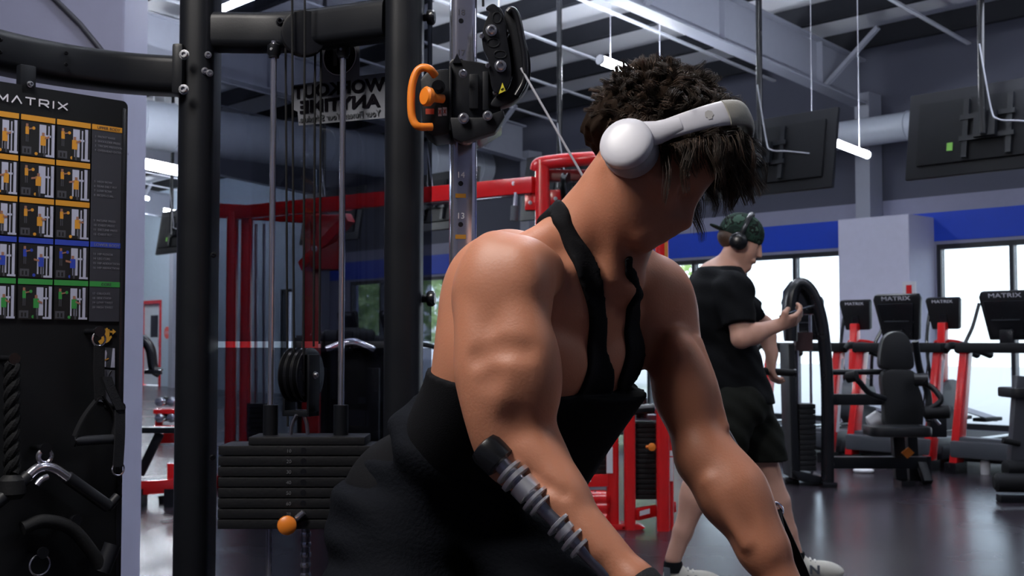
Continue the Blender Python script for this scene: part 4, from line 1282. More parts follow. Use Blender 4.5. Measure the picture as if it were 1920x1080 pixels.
for u in (1502, 1527): rod(SM, 'guide_rod', [o + Vector((SX(u), .12, SZ(575))), o + Vector((SX(u), .12, SZ(890)))], .011, CHR, 10)
for k in range(13):
    m = MB(); m.box(o + Vector((SX(1514), .12, SZ(762 + k * 9.6))), (.125, .2, .036)); m.build('weight_plate', IRON, SM, bevel=.003)
m = MB(); m.box(o + Vector((SX(1514), .12, SZ(640))), (.13, .05, .14)); m.build('info_panel', mat('dark_info_panel', (.05, .02, .022), .5), SM)
m = MB(); m.box(o + Vector((SX(1508), .02, SZ(572))), (.05, .02, .03)); m.build('label', LABEL, SM)
m = MB(); q = o + Vector((SX(1545), -.05, 0)); m.box(q + Vector((0, 0, .02)), (.11, .16, .04)); m.build('foot', BLKG, SM, bevel=.006)
m = MB(); q = o + Vector((SX(1490), .2, 0)); m.box(q + Vector((0, 0, .02)), (.11, .16, .04)); m.build('foot', BLKG, SM, bevel=.006)
dq = 9.15
def Q(u, v, d=dq): return P(u, v, d)
rod(SM, 'upper_bar', [Q(1548, 698), Q(1680, 697)], .022, BLK, 10)
bar(SM, 'middle_beam', Q(1548, 749), Q(1690, 749), .08, .085, BLK)
bar(SM, 'base_rail', Q(1555, 867), Q(1735, 867), .09, .09, BLK)
bar(SM, 'base_rail', Q(1725, 862), Q(1740, 905, 9.0), .07, .05, BLK)
# seat unit
bar(SM, 'seat_post', Q(1682, 812), Vector((Q(1685, 640).x, dq, 0)), .075, .09, BLK)
m = MB(); q = Q(1687, 640, 9.1); m.box((q.x, 9.05, .02), (.10, .2, .04)); m.build('foot', BLKG, SM)
bar(SM, 'rear_post', Q(1704, 740, 9.35), Vector((Q(1708, 640, 9.35).x, 9.35, 0)), .08, .08, BLK)
m = MB(); q = Q(1731, 640, 9.25); m.box((q.x, 9.25, .1), (.07, .08, .2)); m.build('foot', BLKG, SM)
def padpoly(pts, d, dep, name, bev=.02):
    m = MB(); c = P(1690, 700, d)
    m.prism([((P(u, v, d) - c).x, (P(u, v, d) - c).z) for u, v in pts], c, Vector((1, 0, 0)), UP, (0, dep, 0))
    return m.build(name, PAD, SM, bevel=bev)
padpoly(smoothpoly([(1651, 688), (1651, 660), (1657, 635), (1672, 623), (1692, 623), (1706, 636), (1713, 660), (1714, 690), (1690, 693), (1668, 693)], 4), 9.05, .09, 'headrest')
padpoly(smoothpoly([(1657, 697), (1712, 695), (1722, 720), (1731, 745), (1733, 775), (1725, 800), (1690, 803), (1662, 800), (1658, 750)], 4), 9.05, .10, 'backrest')
m = MB(); m.prism(rpoly(.46, .34, .09, 4), Q(1682, 807, 8.88) + Vector((0, 0, -.04)), Vector((1, 0, 0)), Vector((0, 1, 0)), (0, 0, .075)); m.build('seat', PAD, SM, bevel=.02)
rod(SM, 'back_tube', [Q(1716, 640, 9.2), Q(1724, 690, 9.25), Q(1740, 740, 9.25), Q(1742, 790, 9.2)], .028, BLK, 10, 6)
rod(SM, 'lever_arm', [Q(1660, 748, 9.0), Q(1630, 737, 8.95), Q(1613, 718, 8.9), Q(1603, 708, 8.88)], .022, BLK, 10, 5)
m = MB(); m.lathe(Q(1598, 706, 8.88), (.7, -.6, .2), [(-.05, .028), (-.04, .042), (.035, .042), (.045, .025)], 16); m.build('roller', RUB, SM)
rod(SM, 'lever_arm', [Q(1722, 715, 9.0), Q(1745, 725, 8.95), Q(1760, 740, 8.9), Q(1764, 752, 8.88), Q(1745, 766, 8.9), Q(1733, 769, 8.95)], .022, BLK, 10, 5)
m = MB(); m.lathe(Q(1757, 773, 8.9), (1, -.2, .05), [(-.10, .03), (-.09, .05), (.085, .05), (.095, .03)], 18); m.build('roller', RUB, SM)
m = MB(); m.lathe(Q(1727, 712, 8.95), (1, -.3, 0), [(-.05, .05), (.05, .05)], 16); m.build('pivot', BLKG, SM)
rod(SM, 'link', [Q(1738, 770, 8.9), Q(1752, 785, 8.9), Q(1762, 796, 8.9)], .012, STEEL, 8)
m = MB(); m.box(Q(1756, 800, 9.3), (.13, .1, .16)); m.build('counterweight', BLK, SM, bevel=.01)
m = MB(); q = Q(1702, 849, 9.02); m.obox(q, Vector((.027, 0, .022)), (0, .008, 0), Vector((-.022, 0, .022))); m.build('warning_tag', ORG, SM)
m = MB(); q = Q(1642, 787, 9.2); m.lathe(q, (.8, -.3, .6), [(-.07, .03), (-.05, .06), (.04, .06), (.06, .02)], 14)
tw = tag(m.build('folded_towel', WHT), 'small crumpled white towel behind the black seat, left of its backrest', 'towel')

# ---- bench machine at the right edge --------------------------------------------
BM = thing('bench_machine', 'dark weight bench frame cut by the right edge of the photo', 'bench', (P(1900, 640, 8.2).x, 8.2, 0))
bar(BM, 'leg', P(1916, 705, 8.2), P(1902, 905, 8.2), .08, .10, mat('grey_frame', (.05, .052, .062), .4))
m = MB(); m.lathe(P(1900, 905, 8.1), (1, -.1, 0), [(-.13, .04), (-.11, .065), (.1, .065), (.12, .03)], 18); m.build('roller', RUB, BM)
m = MB(); m.lathe(P(1895, 878, 8.15), (1, .1, 0), [(-.05, .03), (-.04, .055), (.1, .055)], 16); m.build('roller', RUB, BM)
bar(BM, 'foot', P(1872, 934, 8.1), P(1960, 934, 8.1), .09, .05, BLK)
rod(BM, 'handle', [P(1880, 826, 8.15), P(1912, 832, 8.15)], .02, RUB, 10)
m = MB(); m.prism(rpoly(.5, .3, .05), P(1950, 745, 8.25), Vector((1, 0, 0)), Vector((0, 1, 0)), (0, 0, .07)); m.build('seat', PAD, BM, bevel=.015)
bar(BM, 'rear_post', P(1955, 745, 8.25), Vector((P(1955, 640, 8.25).x, 8.25, 0)), .08, .08, BLK)
# small floor things
for (u, v, d, lb) in ((1616, 884, 9.9, 'small white disc weight lying on the floor behind the seat machine beam'), (1843, 889, 9.75, 'small white shaker cup on the floor by the right treadmill upright')):
    q = P(u, 640, d); q.z = 0
    m = MB(); m.lathe(q, UP, [(0, .07), (.012, .085), (.025, .085), (.035, .06)] if u < 1700 else [(0, .03), (.002, .036), (.09, .042), (.1, .04), (.12, .03)], 18)
    tag(m.build('weight_disc' if u < 1700 else 'shaker_cup', WHT), lb, 'weight' if u < 1700 else 'cup')

# ---- far left: black padded machine on red frame, rack of weights ----------------
LM = thing('leg_machine', 'black padded machine with red floor frame, between the pale pier and the black post', 'gym machine', (P(300, 640, 8.0).x, 8.0, 0))
m = MB(); m.tube(catmull([P(250, 800, 8), P(254, 690, 8), P(258, 645, 8), (P(268, 637, 8)), P(282, 655, 8), P(288, 690, 8), P(300, 700, 8)], 6), .035, 10); m.build('curved_frame', BLKG, LM)
padpoly([(240, 660), (280, 672), (290, 700), (290, 800), (240, 805)], 8.1, .12, 'back_shell').parent = LM
for ch in list(SM.children):
    pass
bar(LM, 'arm', P(272, 697, 7.95), P(303, 698, 7.95), .05, .03, BLKG)
bar(LM, 'seat_rail', P(250, 806, 8), P(345, 806, 8), .12, .04, BLK)
bar(LM, 'strut', P(262, 890, 8.0), P(300, 812, 8.0), .03, .06, BLK)
bar(LM, 'red_rail', P(240, 916, 7.9), P(345, 909, 7.9), .08, .09, RED)
bar(LM, 'red_upright', P(325, 905, 8.0), P(325, 868, 8.0), .06, .07, RED)
bar(LM, 'red_crossmember', P(298, 822, 8.1), P(345, 820, 8.1), .05, .07, RED)
bar(LM, 'lower_rail', P(300, 938, 8.05), P(350, 934, 8.05), .08, .07, BLK)
for u in (262, 330):
    m = MB(); m.box((P(u, 640, 7.9).x, 7.9, .06), (.1, .12, .12)); m.build('foot', BLKG, LM)
RK = thing('dumbbell_rack', 'red low rack of dumbbells far behind, left of the black post', 'weight rack', (P(315, 640, 13).x, 13, 0))
for v in (770, 800):
    bar(RK, 'shelf', P(296, v, 13), P(372, v, 13), .35, .05, RED)
for u in (300, 368):
    q = P(u, 640, 13); bar(RK, 'leg', (q.x, 13, 0), P(u, 765, 13), .06, .08, RED)
k = 0
for row, v in enumerate((766, 796)):
    for i_, u in enumerate((305, 327, 349)):
        k += 1
        q = P(u, v, 12.95) + Vector((0, 0, .078))
        db = thing('dumbbell', 'chrome and black dumbbell on the far red rack, %s shelf, %s' % ('upper' if row == 0 else 'lower', ('leftmost', 'middle one', 'rightmost')[i_]), 'dumbbell', q, group='dumbbells on the far red rack')
        m = MB(); m.lathe(q, (0, 1, 0), [(-.14, .03), (-.13, .05), (-.06, .05), (-.055, .02)], 10); m.build('head', CHR, db)
        m = MB(); m.lathe(q, (0, 1, 0), [(.055, .02), (.06, .05), (.13, .05), (.14, .03)], 10); m.build('head', BLKG, db)
        m = MB(); m.cyl(q - Vector((0, .06, 0)), q + Vector((0, .06, 0)), .017, n=8); m.build('handle', CHR, db)
# dark kettle-like machine heap seen through the shield right of the pulley
HM = thing('bench_press_station', 'dark heavy bench station with rounded pads seen through the tinted shield beside the pulley', 'gym machine', (P(650, 640, 9.5).x, 9.5, 0))
m = MB(); a, b_ = P(560, 640, 9.5), P(740, 640, 9.5)
m.prism([(-.38, 0), (.38, 0), (.40, .95), (.25, 1.07), (-.25, 1.05), (-.40, .9)], ((a.x + b_.x) / 2, 9.4, .0), Vector((1, 0, 0)), UP, (0, .5, 0)); m.build('weight_housing', BLK, HM, bevel=.05)
for (u, v, r) in ((575, 650, .09), (600, 642, .08), (628, 638, .08), (655, 633, .08), (680, 638, .085), (700, 648, .08)):
    m = MB(); m.lathe(P(u, v, 9.25), (1, .2, 0), [(-.1, r * .6), (-.08, r), (.08, r), (.1, r * .6)], 14); m.build('roller_pad', RUB, HM)
rod(HM, 'press_arm', [P(700, 655, 9.1), P(660, 640, 9.0), P(612, 655, 9.0)], .025, CHR, 10, 5)
bar(HM, 'front_leg', P(600, 690, 9.2), Vector((P(600, 640, 9.2).x, 9.2, 0)), .08, .1, BLK)
bar(HM, 'front_leg', P(700, 690, 9.2), Vector((P(700, 640, 9.2).x, 9.2, 0)), .08, .1, BLK)
# ================================================================ sculpting with distance fields
class Grid:
    def __init__(self, lo, hi, h):
        self.lo, self.h = np.array(lo, np.float32), h
        self.n = np.ceil((np.array(hi) - np.array(lo)) / h).astype(int) + 1
        self.D = np.full(self.n, 0.25, np.float32)

    def like(self):
        c = Grid.__new__(Grid)
        c.lo, c.h, c.n = self.lo, self.h, self.n
        c.D = np.full(self.n, 0.25, np.float32)
        return c

    def _win(self, lo, hi, pad):
        a = np.maximum(np.floor((np.array(lo) - pad - self.lo) / self.h).astype(int), 0)
        b = np.minimum(np.ceil((np.array(hi) + pad - self.lo) / self.h).astype(int) + 1, self.n)
        if np.any(b <= a): return None
        ax = [self.lo[i] + self.h * np.arange(a[i], b[i], dtype=np.float32) for i in range(3)]
        return tuple(slice(a[i], b[i]) for i in range(3)), np.meshgrid(*ax, indexing='ij', sparse=True)

    def op(self, w, d, k, mode):
        D = self.D[w]
        if mode == 'add':
            hh = np.maximum(k - np.abs(D - d), 0) / max(k, 1e-6)
            self.D[w] = np.minimum(D, d) - hh * hh * k * .25
        elif mode == 'sub':
            e = -d
            hh = np.maximum(k - np.abs(D - e), 0) / max(k, 1e-6)
            self.D[w] = np.maximum(D, e) + hh * hh * k * .25

    def ell(self, c, r, ax=None, k=.02, mode='add'):
        c = np.array(c); r = np.array(r, float)
        A = np.eye(3) if ax is None else np.array([list(a) for a in ax])
        ext = np.sqrt(((A * r[:, None]) ** 2).sum(0))
        q = self._win(c - ext, c + ext, k + .03)
        if q is None: return
        w, (x, y, z) = q
        x, y, z = x - c[0], y - c[1], z - c[2]
        u = [(A[i, 0] * x + A[i, 1] * y + A[i, 2] * z) for i in range(3)]
        k0 = np.sqrt(sum((u[i] / r[i]) ** 2 for i in range(3)))
        k1 = np.sqrt(sum((u[i] / r[i] ** 2) ** 2 for i in range(3)))
        self.op(w, (k0 * (k0 - 1) / np.maximum(k1, 1e-6)).astype(np.float32), k, mode)

    def cap(self, a, b, ra, rb, k=.02, mode='add'):
        a, b = np.array(a), np.array(b)
        R = max(ra, rb)
        q = self._win(np.minimum(a, b) - R, np.maximum(a, b) + R, k + .03)
        if q is None: return
        w, (x, y, z) = q
        self.op(w, capd(a, b, ra, rb, x, y, z), k, mode)

    def chain(self, pts, rs, k=.02):
        for i in range(len(pts) - 1):
            self.cap(pts[i], pts[i + 1], rs[i], rs[i + 1], k)

    def coords(self):
        ax = [self.lo[i] + self.h * np.arange(self.n[i], dtype=np.float32) for i in range(3)]
        return np.meshgrid(*ax, indexing='ij', sparse=True)

    def hit(self, u, v, d0=1.3, d1=2.4):
        o = Vector((0, 0, CAMZ)); r = P(u, v, 1.0) - o
        for d in np.arange(d0, d1, .002):
            p = np.array(o + r * d)
            i = np.round((p - self.lo) / self.h).astype(int)
            if np.all(i >= 0) and np.all(i < self.n) and self.D[tuple(i)] < 0:
                return Vector(p)
        return None


def capd(a, b, ra, rb, x, y, z):
    ab = b - a
    L2 = max(float(ab @ ab), 1e-9)
    t_ = np.clip(((x - a[0]) * ab[0] + (y - a[1]) * ab[1] + (z - a[2]) * ab[2]) / L2, 0, 1)
    d = np.sqrt((x - a[0] - t_ * ab[0]) ** 2 + (y - a[1] - t_ * ab[1]) ** 2 + (z - a[2] - t_ * ab[2]) ** 2)
    return (d - (ra + (rb - ra) * t_)).astype(np.float32)


def surfnet(D, lo, h):
    S = D < 0
    c = np.zeros(tuple(n - 1 for n in D.shape), np.int8)
    for i in (0, 1):
        for j in (0, 1):
            for k in (0, 1):
                c += S[i:S.shape[0] - 1 + i, j:S.shape[1] - 1 + j, k:S.shape[2] - 1 + k]
    idx = np.argwhere((c > 0) & (c < 8))
    vid = np.full(c.shape, -1, np.int32)
    vid[tuple(idx.T)] = np.arange(len(idx))
    pos = np.zeros((len(idx), 3)); cnt = np.zeros(len(idx))
    for ax in range(3):
        for p in (0, 1):
            for q in (0, 1):
                o = [0, 0, 0]; o[(ax + 1) % 3] = p; o[(ax + 2) % 3] = q
                e = list(o); e[ax] = 1
                a = D[idx[:, 0] + o[0], idx[:, 1] + o[1], idx[:, 2] + o[2]]
                b = D[idx[:, 0] + e[0], idx[:, 1] + e[1], idx[:, 2] + e[2]]
                mk = (a < 0) != (b < 0)
                t_ = a / np.where(mk, a - b, 1)
                pt = np.array(o, float)[None, :].repeat(len(idx), 0)
                pt[:, ax] = t_
                pos[mk] += pt[mk]; cnt[mk] += 1
    V = (pos / cnt[:, None] + idx) * h + lo
    F = []
    for ax in range(3):
        sl0 = [slice(None)] * 3; sl1 = [slice(None)] * 3
        sl0[ax] = slice(0, -1); sl1[ax] = slice(1, None)
        A, B = S[tuple(sl0)], S[tuple(sl1)]
        e = np.argwhere(A != B)
        b1, b2 = (ax + 1) % 3, (ax + 2) % 3
        ok = (e[:, b1] > 0) & (e[:, b2] > 0) & (e[:, b1] < D.shape[b1] - 1) & (e[:, b2] < D.shape[b2] - 1)
        e = e[ok]
        def cell(d1, d2):
            q = e.copy(); q[:, b1] -= d1; q[:, b2] -= d2
            return vid[q[:, 0], q[:, 1], q[:, 2]]
        quad = np.stack([cell(1, 1), cell(0, 1), cell(0, 0), cell(1, 0)], 1)
        flip = ~A[tuple(e.T)]
        quad[flip] = quad[flip][:, ::-1]
        F.append(quad)
    F = np.concatenate(F)
    return V, F[(F >= 0).all(1)]


def fastmesh(name, V, F, mm, parent=None, smooth=True, mats=None, mi=None):
    off = Vector((0, 0, 0)); q = parent
    while q is not None:
        off += q.location; q = q.parent
    me = bpy.data.meshes.new(name)
    k = F.shape[1]
    me.vertices.add(len(V)); me.vertices.foreach_set('co', (V - np.array(off)).astype(np.float32).ravel())
    me.loops.add(F.size); me.loops.foreach_set('vertex_index', F.astype(np.int32).ravel())
    me.polygons.add(len(F)); me.polygons.foreach_set('loop_start', np.arange(0, F.size, k, dtype=np.int32))
    me.update(calc_edges=True)
    for m_ in (mats or [mm]): me.materials.append(m_)
    if mi is not None: me.polygons.foreach_set('material_index', mi.astype(np.int32))
    me.polygons.foreach_set('use_smooth', np.full(len(F), smooth))
    me.update()
    o = bpy.data.objects.new(name, me)
    COL.objects.link(o)
    if parent is not None: o.parent = parent
    return o


def smooth_mesh(V, F, it=2, lam=.5):
    e = np.concatenate([F[:, [0, 1]], F[:, [1, 2]], F[:, [2, 3]], F[:, [3, 0]]])
    e = np.concatenate([e, e[:, ::-1]])
    cnt = np.bincount(e[:, 0], minlength=len(V))[:, None]
    for _ in range(it):
        for l in (lam, -lam * 1.04):
            acc = np.stack([np.bincount(e[:, 0], weights=V[e[:, 1], i], minlength=len(V)) for i in range(3)], 1)
            V = V + l * (acc / np.maximum(cnt, 1) - V)
    return V


def nrm(v): return Vector(v).normalized()


# ---------------------------------------------------------------- skin
def skinmat(name, col, col2):
    m = mat(name, col, .48, spec=.4, sss=.12, bump=.06, bscale=260, vscale=9, col2=col2, rvar=.06)
    return m
SKIN = skinmat('tan_skin', (.40, .160, .092), (.50, .215, .130))
LIPM = mat('lip_skin', (.22, .07, .06), .45)
HAIR = mat('brown_hair', (.022, .0135, .009), .55, var=.3, spec=.3)
HCAP = mat('hair_undercoat', (.016, .010, .007), .9, var=.3, spec=.05)
HAIR2 = mat('brown_hair_light', (.062, .036, .023), .5, var=.3, spec=.3)
TANK = mat('black_tank_jersey', (.006, .0063, .008), .85, spec=.12, bump=.15, bscale=500)
PANT = mat('dark_navy_trousers', (.0045, .0055, .0085), .85, spec=.1, bump=.2, bscale=160)

# ================================================================ the lifter
RSH, LSH = P(937, 530, 1.64), P(1234, 565, 1.88)
PEL, NKB = P(800, 930, 2.03), P(1092, 455, 1.76)
Rx = nrm((RSH.x - LSH.x, RSH.y - LSH.y, 0))
Ax = NKB - PEL; Ax = nrm(Ax - Rx * Ax.dot(Rx))
Fx = Ax.cross(Rx)
AX3 = (Rx, Ax, Fx)
GB = Grid((-.36, 1.30, .52), (.56, 2.28, 1.56), .0042)
g = GB
# --- torso first (the clothes are cut from it)
spine = lambda f: PEL.lerp(NKB, f)
g.ell(spine(.62) + Fx * .03, (.140, .19, .105), AX3)
g.ell(spine(.84) + Fx * .035, (.150, .085, .078), AX3, .04)
g.ell(spine(.34) + Fx * .02, (.122, .17, .092), AX3, .05)
g.ell(PEL, (.15, .12, .11), AX3, .05)
g.ell(P(893, 625, 1.84), (.062, .07, .115), None, .04)                 # broad back, right
g.ell(P(955, 525, 1.84), (.085, .08, .08), None, .05)                  # shoulder blade, right
g.ell(P(1165, 560, 1.93), (.08, .07, .09), None, .05)
g.ell(spine(.70) + Fx * .108 + Rx * .078, (.090, .080, .043), (nrm(Rx + Fx * -.35), Ax, nrm(Fx + Rx * .35)), .018)   # chest muscles
g.ell(spine(.70) + Fx * .108 - Rx * .078, (.090, .080, .043), (nrm(Rx + Fx * .35), Ax, nrm(Fx - Rx * .35)), .018)
g.cap(P(1085, 425, 1.755), P(965, 488, 1.69), .031, .031, .04)         # trapezius
g.cap(P(1150, 440, 1.80), P(1225, 530, 1.88), .035, .030, .04)
g.cap(P(1148, 535, 1.75), P(1075, 505, 1.70), .008, .008, .035)
g.cap(P(1176, 535, 1.745), P(1222, 515, 1.84), .010, .012, .025)
for k in range(5):                                                    # breast bone and rib ridges between the chest muscles
    q = spine(.82 - .065 * k) + Fx * (.112 - .003 * k)
    g.cap(q + Rx * .035 - Fx * .012, q - Rx * .035 - Fx * .012, .0075, .0075, .02)
for k in range(3):                                                    # ribs and flank
    q = spine(.50 - .06 * k) + Fx * .055 - Rx * .10
    g.cap(q, q + Fx * .04 + Rx * .05, .012, .010, .02)
# --- neck
g.chain([P(1093, 452, 1.765), P(1145, 392, 1.73), P(1196, 325, 1.715)], [.052, .050, .049], .045)
g.cap(P(1176, 352, 1.665), P(1150, 515, 1.715), .016, .012, .03)        # neck muscle
g.cap(P(1190, 440, 1.75), P(1160, 520, 1.745), .030, .028, .04)
TORSO = g.D.copy()
# --- right arm (near)
g.ell(P(932, 540, 1.625), (.056, .056, .080), None, .035)
g.ell(P(982, 540, 1.60), (.040, .045, .066), None, .028)
g.ell(P(903, 575, 1.665), (.038, .045, .07), None, .03)
g.ell(P(1000, 500, 1.63), (.028, .028, .030), None, .035)
g.ell(P(1028, 512, 1.655), (.020, .024, .026), None, .03)
g.cap(P(1188, 508, 1.80), P(1268, 545, 1.85), .016, .016, .03)
g.chain([P(940, 560, 1.63), P(950, 700, 1.605), P(968, 840, 1.60)], [.056, .059, .052], .03)
g.ell(P(990, 690, 1.575), (.045, .040, .088), (nrm((1, 0, .1)), (0, 1, 0), nrm((-.1, 0, 1))), .02)
g.ell(P(902, 690, 1.605), (.033, .045, .092), (nrm((1, 0, .12)), (0, 1, 0), nrm((-.12, 0, 1))), .02)
g.ell(P(925, 770, 1.585), (.032, .035, .060), None, .025)
fa = nrm(P(1180, 1078, 1.49) - P(1000, 860, 1.59))
g.chain([P(970, 820, 1.60), P(1000, 862, 1.585), P(1050, 932, 1.55), P(1190, 1088, 1.487)], [.047, .040, .0300, .0215], .025)
fs = nrm(fa.cross(Vector((0, -1, 0))))
g.ell(P(1028, 868, 1.565), (.072, .022, .030), (fa, fs, fa.cross(fs)), .02)
g.ell(P(1012, 905, 1.56), (.060, .015, .024), (fa, fs, fa.cross(fs)), .012)
g.cap(P(1050, 935, 1.53), P(1125, 1030, 1.50), .012, .009, .015)
def dent(u, v, r, k, depth):
    q = g.hit(u, v)
    if q: g.ell(q + Vector((0, -depth, 0)), (r, r * .8, r * 1.1), None, k, 'sub')
dent(914, 706, .011, .024, .0115); dent(966, 797, .012, .026, .0125)      # dimples at triceps and elbow
def groove(pts, r, depth, k):
    hs = [g.hit(u, v) for u, v in pts]
    for a, b in zip(hs, hs[1:]):
        if a and b: g.cap(a + Vector((0, -depth, 0)), b + Vector((0, -depth, 0)), r, r, k, 'sub')
groove([(890, 668), (935, 650), (985, 655)], .009, .0125, .02)          # below the deltoid
groove([(985, 884), (1022, 908), (1056, 925)], .005, .0055, .01)        # forearm crease
# --- left arm (far)
g.ell(P(1243, 570, 1.875), (.046, .055, .070), None, .03)
g.ell(P(1212, 560, 1.835), (.036, .036, .060), None, .025)
g.chain([P(1250, 600, 1.875), P(1285, 740, 1.835), P(1322, 858, 1.80)], [.047, .043, .041], .03)
g.ell(P(1290, 720, 1.81), (.036, .036, .085), (nrm((1, 0, .25)), (0, 1, 0), nrm((-.25, 0, 1))), .02)
fl_ = nrm(P(1465, 1095, 1.73) - P(1325, 860, 1.80))
g.chain([P(1322, 858, 1.80), P(1372, 925, 1.775), P(1432, 1030, 1.745), P(1470, 1100, 1.73)], [.041, .047, .034, .0235], .025)
fs2 = nrm(fl_.cross(Vector((0, -1, 0))))
g.ell(P(1388, 915, 1.765), (.085, .034, .034), (fl_, fs2, fl_.cross(fs2)), .02)
g.cap(P(1335, 905, 1.75), P(1400, 1020, 1.72), .013, .009, .012)
g.cap(P(1405, 930, 1.735), P(1445, 1040, 1.715), .008, .006, .010)
g.cap(P(1310, 640, 1.83), P(1360, 800, 1.79), .006, .006, .012)
# --- head
HO = P(1185, 300, 1.715)
Hr = nrm((-.15, -.95, .17))
Hf = Vector((.62, -.20, -.75)); Hf = nrm(Hf - Hr * Hf.dot(Hr)); Hu = Hr.cross(Hf)
HAX = (Hf, Hu, Hr)
def H(f, u, r=0.0): return HO + Hf * f + Hu * u + Hr * r
g.ell(H(-.004, .056), (.098, .084, .074), HAX, .02)
g.ell(H(.052, .045), (.046, .060, .060), HAX, .03)
g.ell(H(.058, -.012), (.048, .066, .054), HAX, .03)
g.ell(H(.03, -.035), (.06, .045, .050), HAX, .03)
for sg in (-1, 1):
    g.cap(H(.004, -.03, sg * .050), H(.094, -.062, sg * .016), .017, .015, .025)
    g.ell(H(.066, .000, sg * .040), (.026, .020, .022), HAX, .02)       # cheek bones
    g.cap(H(.119, -.025, 0), H(.104, -.029, sg * .019), .0068, .0045, .006)
    g.cap(H(.115, -.040, 0), H(.101, -.037, sg * .018), .0075, .005, .006)
    g.cap(H(.092, .036, sg * .012), H(.078, .036, sg * .045), .009, .008, .016)   # brow
    g.ell(H(.100, .018, sg * .031), (.013, .012, .016), HAX, .012, 'sub')
    g.ell(H(.083, .018, sg * .031), (.0125, .0125, .0125), HAX, .003)    # eyeballs and lids
    g.cap(H(.094, .022, sg * .023), H(.091, .022, sg * .039), .0035, .003, .004)
    g.ell(H(.110, -.014, sg * .012), (.011, .009, .008), HAX, .008)      # nostrils
    g.ell(H(-.004, .0, sg * .074), (.020, .032, .010), HAX, .012)        # ears
g.ell(H(.104, -.062), (.016, .017, .022), HAX, .018)
g.ell(H(.097, -.032), (.024, .026, .028), HAX, .02)
g.cap(H(.095, .034), H(.122, -.004), .0085, .0115, .014)
g.cap(H(.119, -.025, -.012), H(.119, -.025, .012), .0062, .0062, .006)
g.cap(H(.115, -.040, -.012), H(.115, -.040, .012), .0068, .0068, .006)
for sg in (-1, 1): g.cap(H(.116, -.0325, 0), H(.104, -.034, sg * .021), .003, .002, .004, 'sub')
# --- hands
def hand(g, wr, dr, pn, side, curl=1.0):
    dr, pn = nrm(dr), nrm(pn)
    pn = nrm(pn - dr * pn.dot(dr)); sx_ = dr.cross(pn) * side
    g.cap(wr - dr * .01, wr + dr * .03, .023, .024, .02)
    g.ell(wr + dr * .05, (.050, .040, .017), (dr, sx_, pn), .02)
    for i, (o_, l) in enumerate(((-.030, .9), (-.010, 1.05), (.011, 1.0), (.030, .8))):
        k0 = wr + dr * (.088 - .004 * abs(i - 1.3)) - sx_ * o_
        k1 = k0 + (dr * .75 + pn * .66) * .040 * l
        k2 = k1 + (dr * -.25 + pn * .97) * .026 * l
        k3 = k2 + (dr * -.95 + pn * .2) * .021 * l
        g.chain([k0 - dr * .03, k0, k1, k2, k3], [.011, .0105, .0092, .0085, .0075], .006)
    t0 = wr + dr * .022 + sx_ * .026
    t1 = t0 + (dr * .55 + sx_ * .55 + pn * .5) * .036
    t2 = t1 + (dr * .55 + sx_ * -.05 + pn * .8) * .030
    t3 = t2 + (dr * .3 - sx_ * .65 + pn * .5) * .024
    g.chain([t0, t1, t2, t3], [.016, .0125, .0105, .009], .010)
    return wr + dr * .090 + pn * .030, sx_
WR, WL = P(1206, 1106, 1.48), P(1472, 1104, 1.73)
BARD = nrm(P(880, 846, 1.58) - P(1225, 1140, 1.50))
gR, sR = hand(g, WR, fa, Vector((-.15, .9, -.3)), 1)
gL, sL = hand(g, WL, fl_, Vector((-.75, .35, -.3)), -1)
V, F = surfnet(g.D, g.lo, g.h)
V = smooth_mesh(V, F, 2)
def backproj(p):
    q = Vector(p) - Vector((0, 0, CAMZ))
    return q
body = fastmesh('person', V, F, SKIN)
tag(body, 'muscular person in black stringer tank and white headphones bowing between the cables, holding handles', 'person')

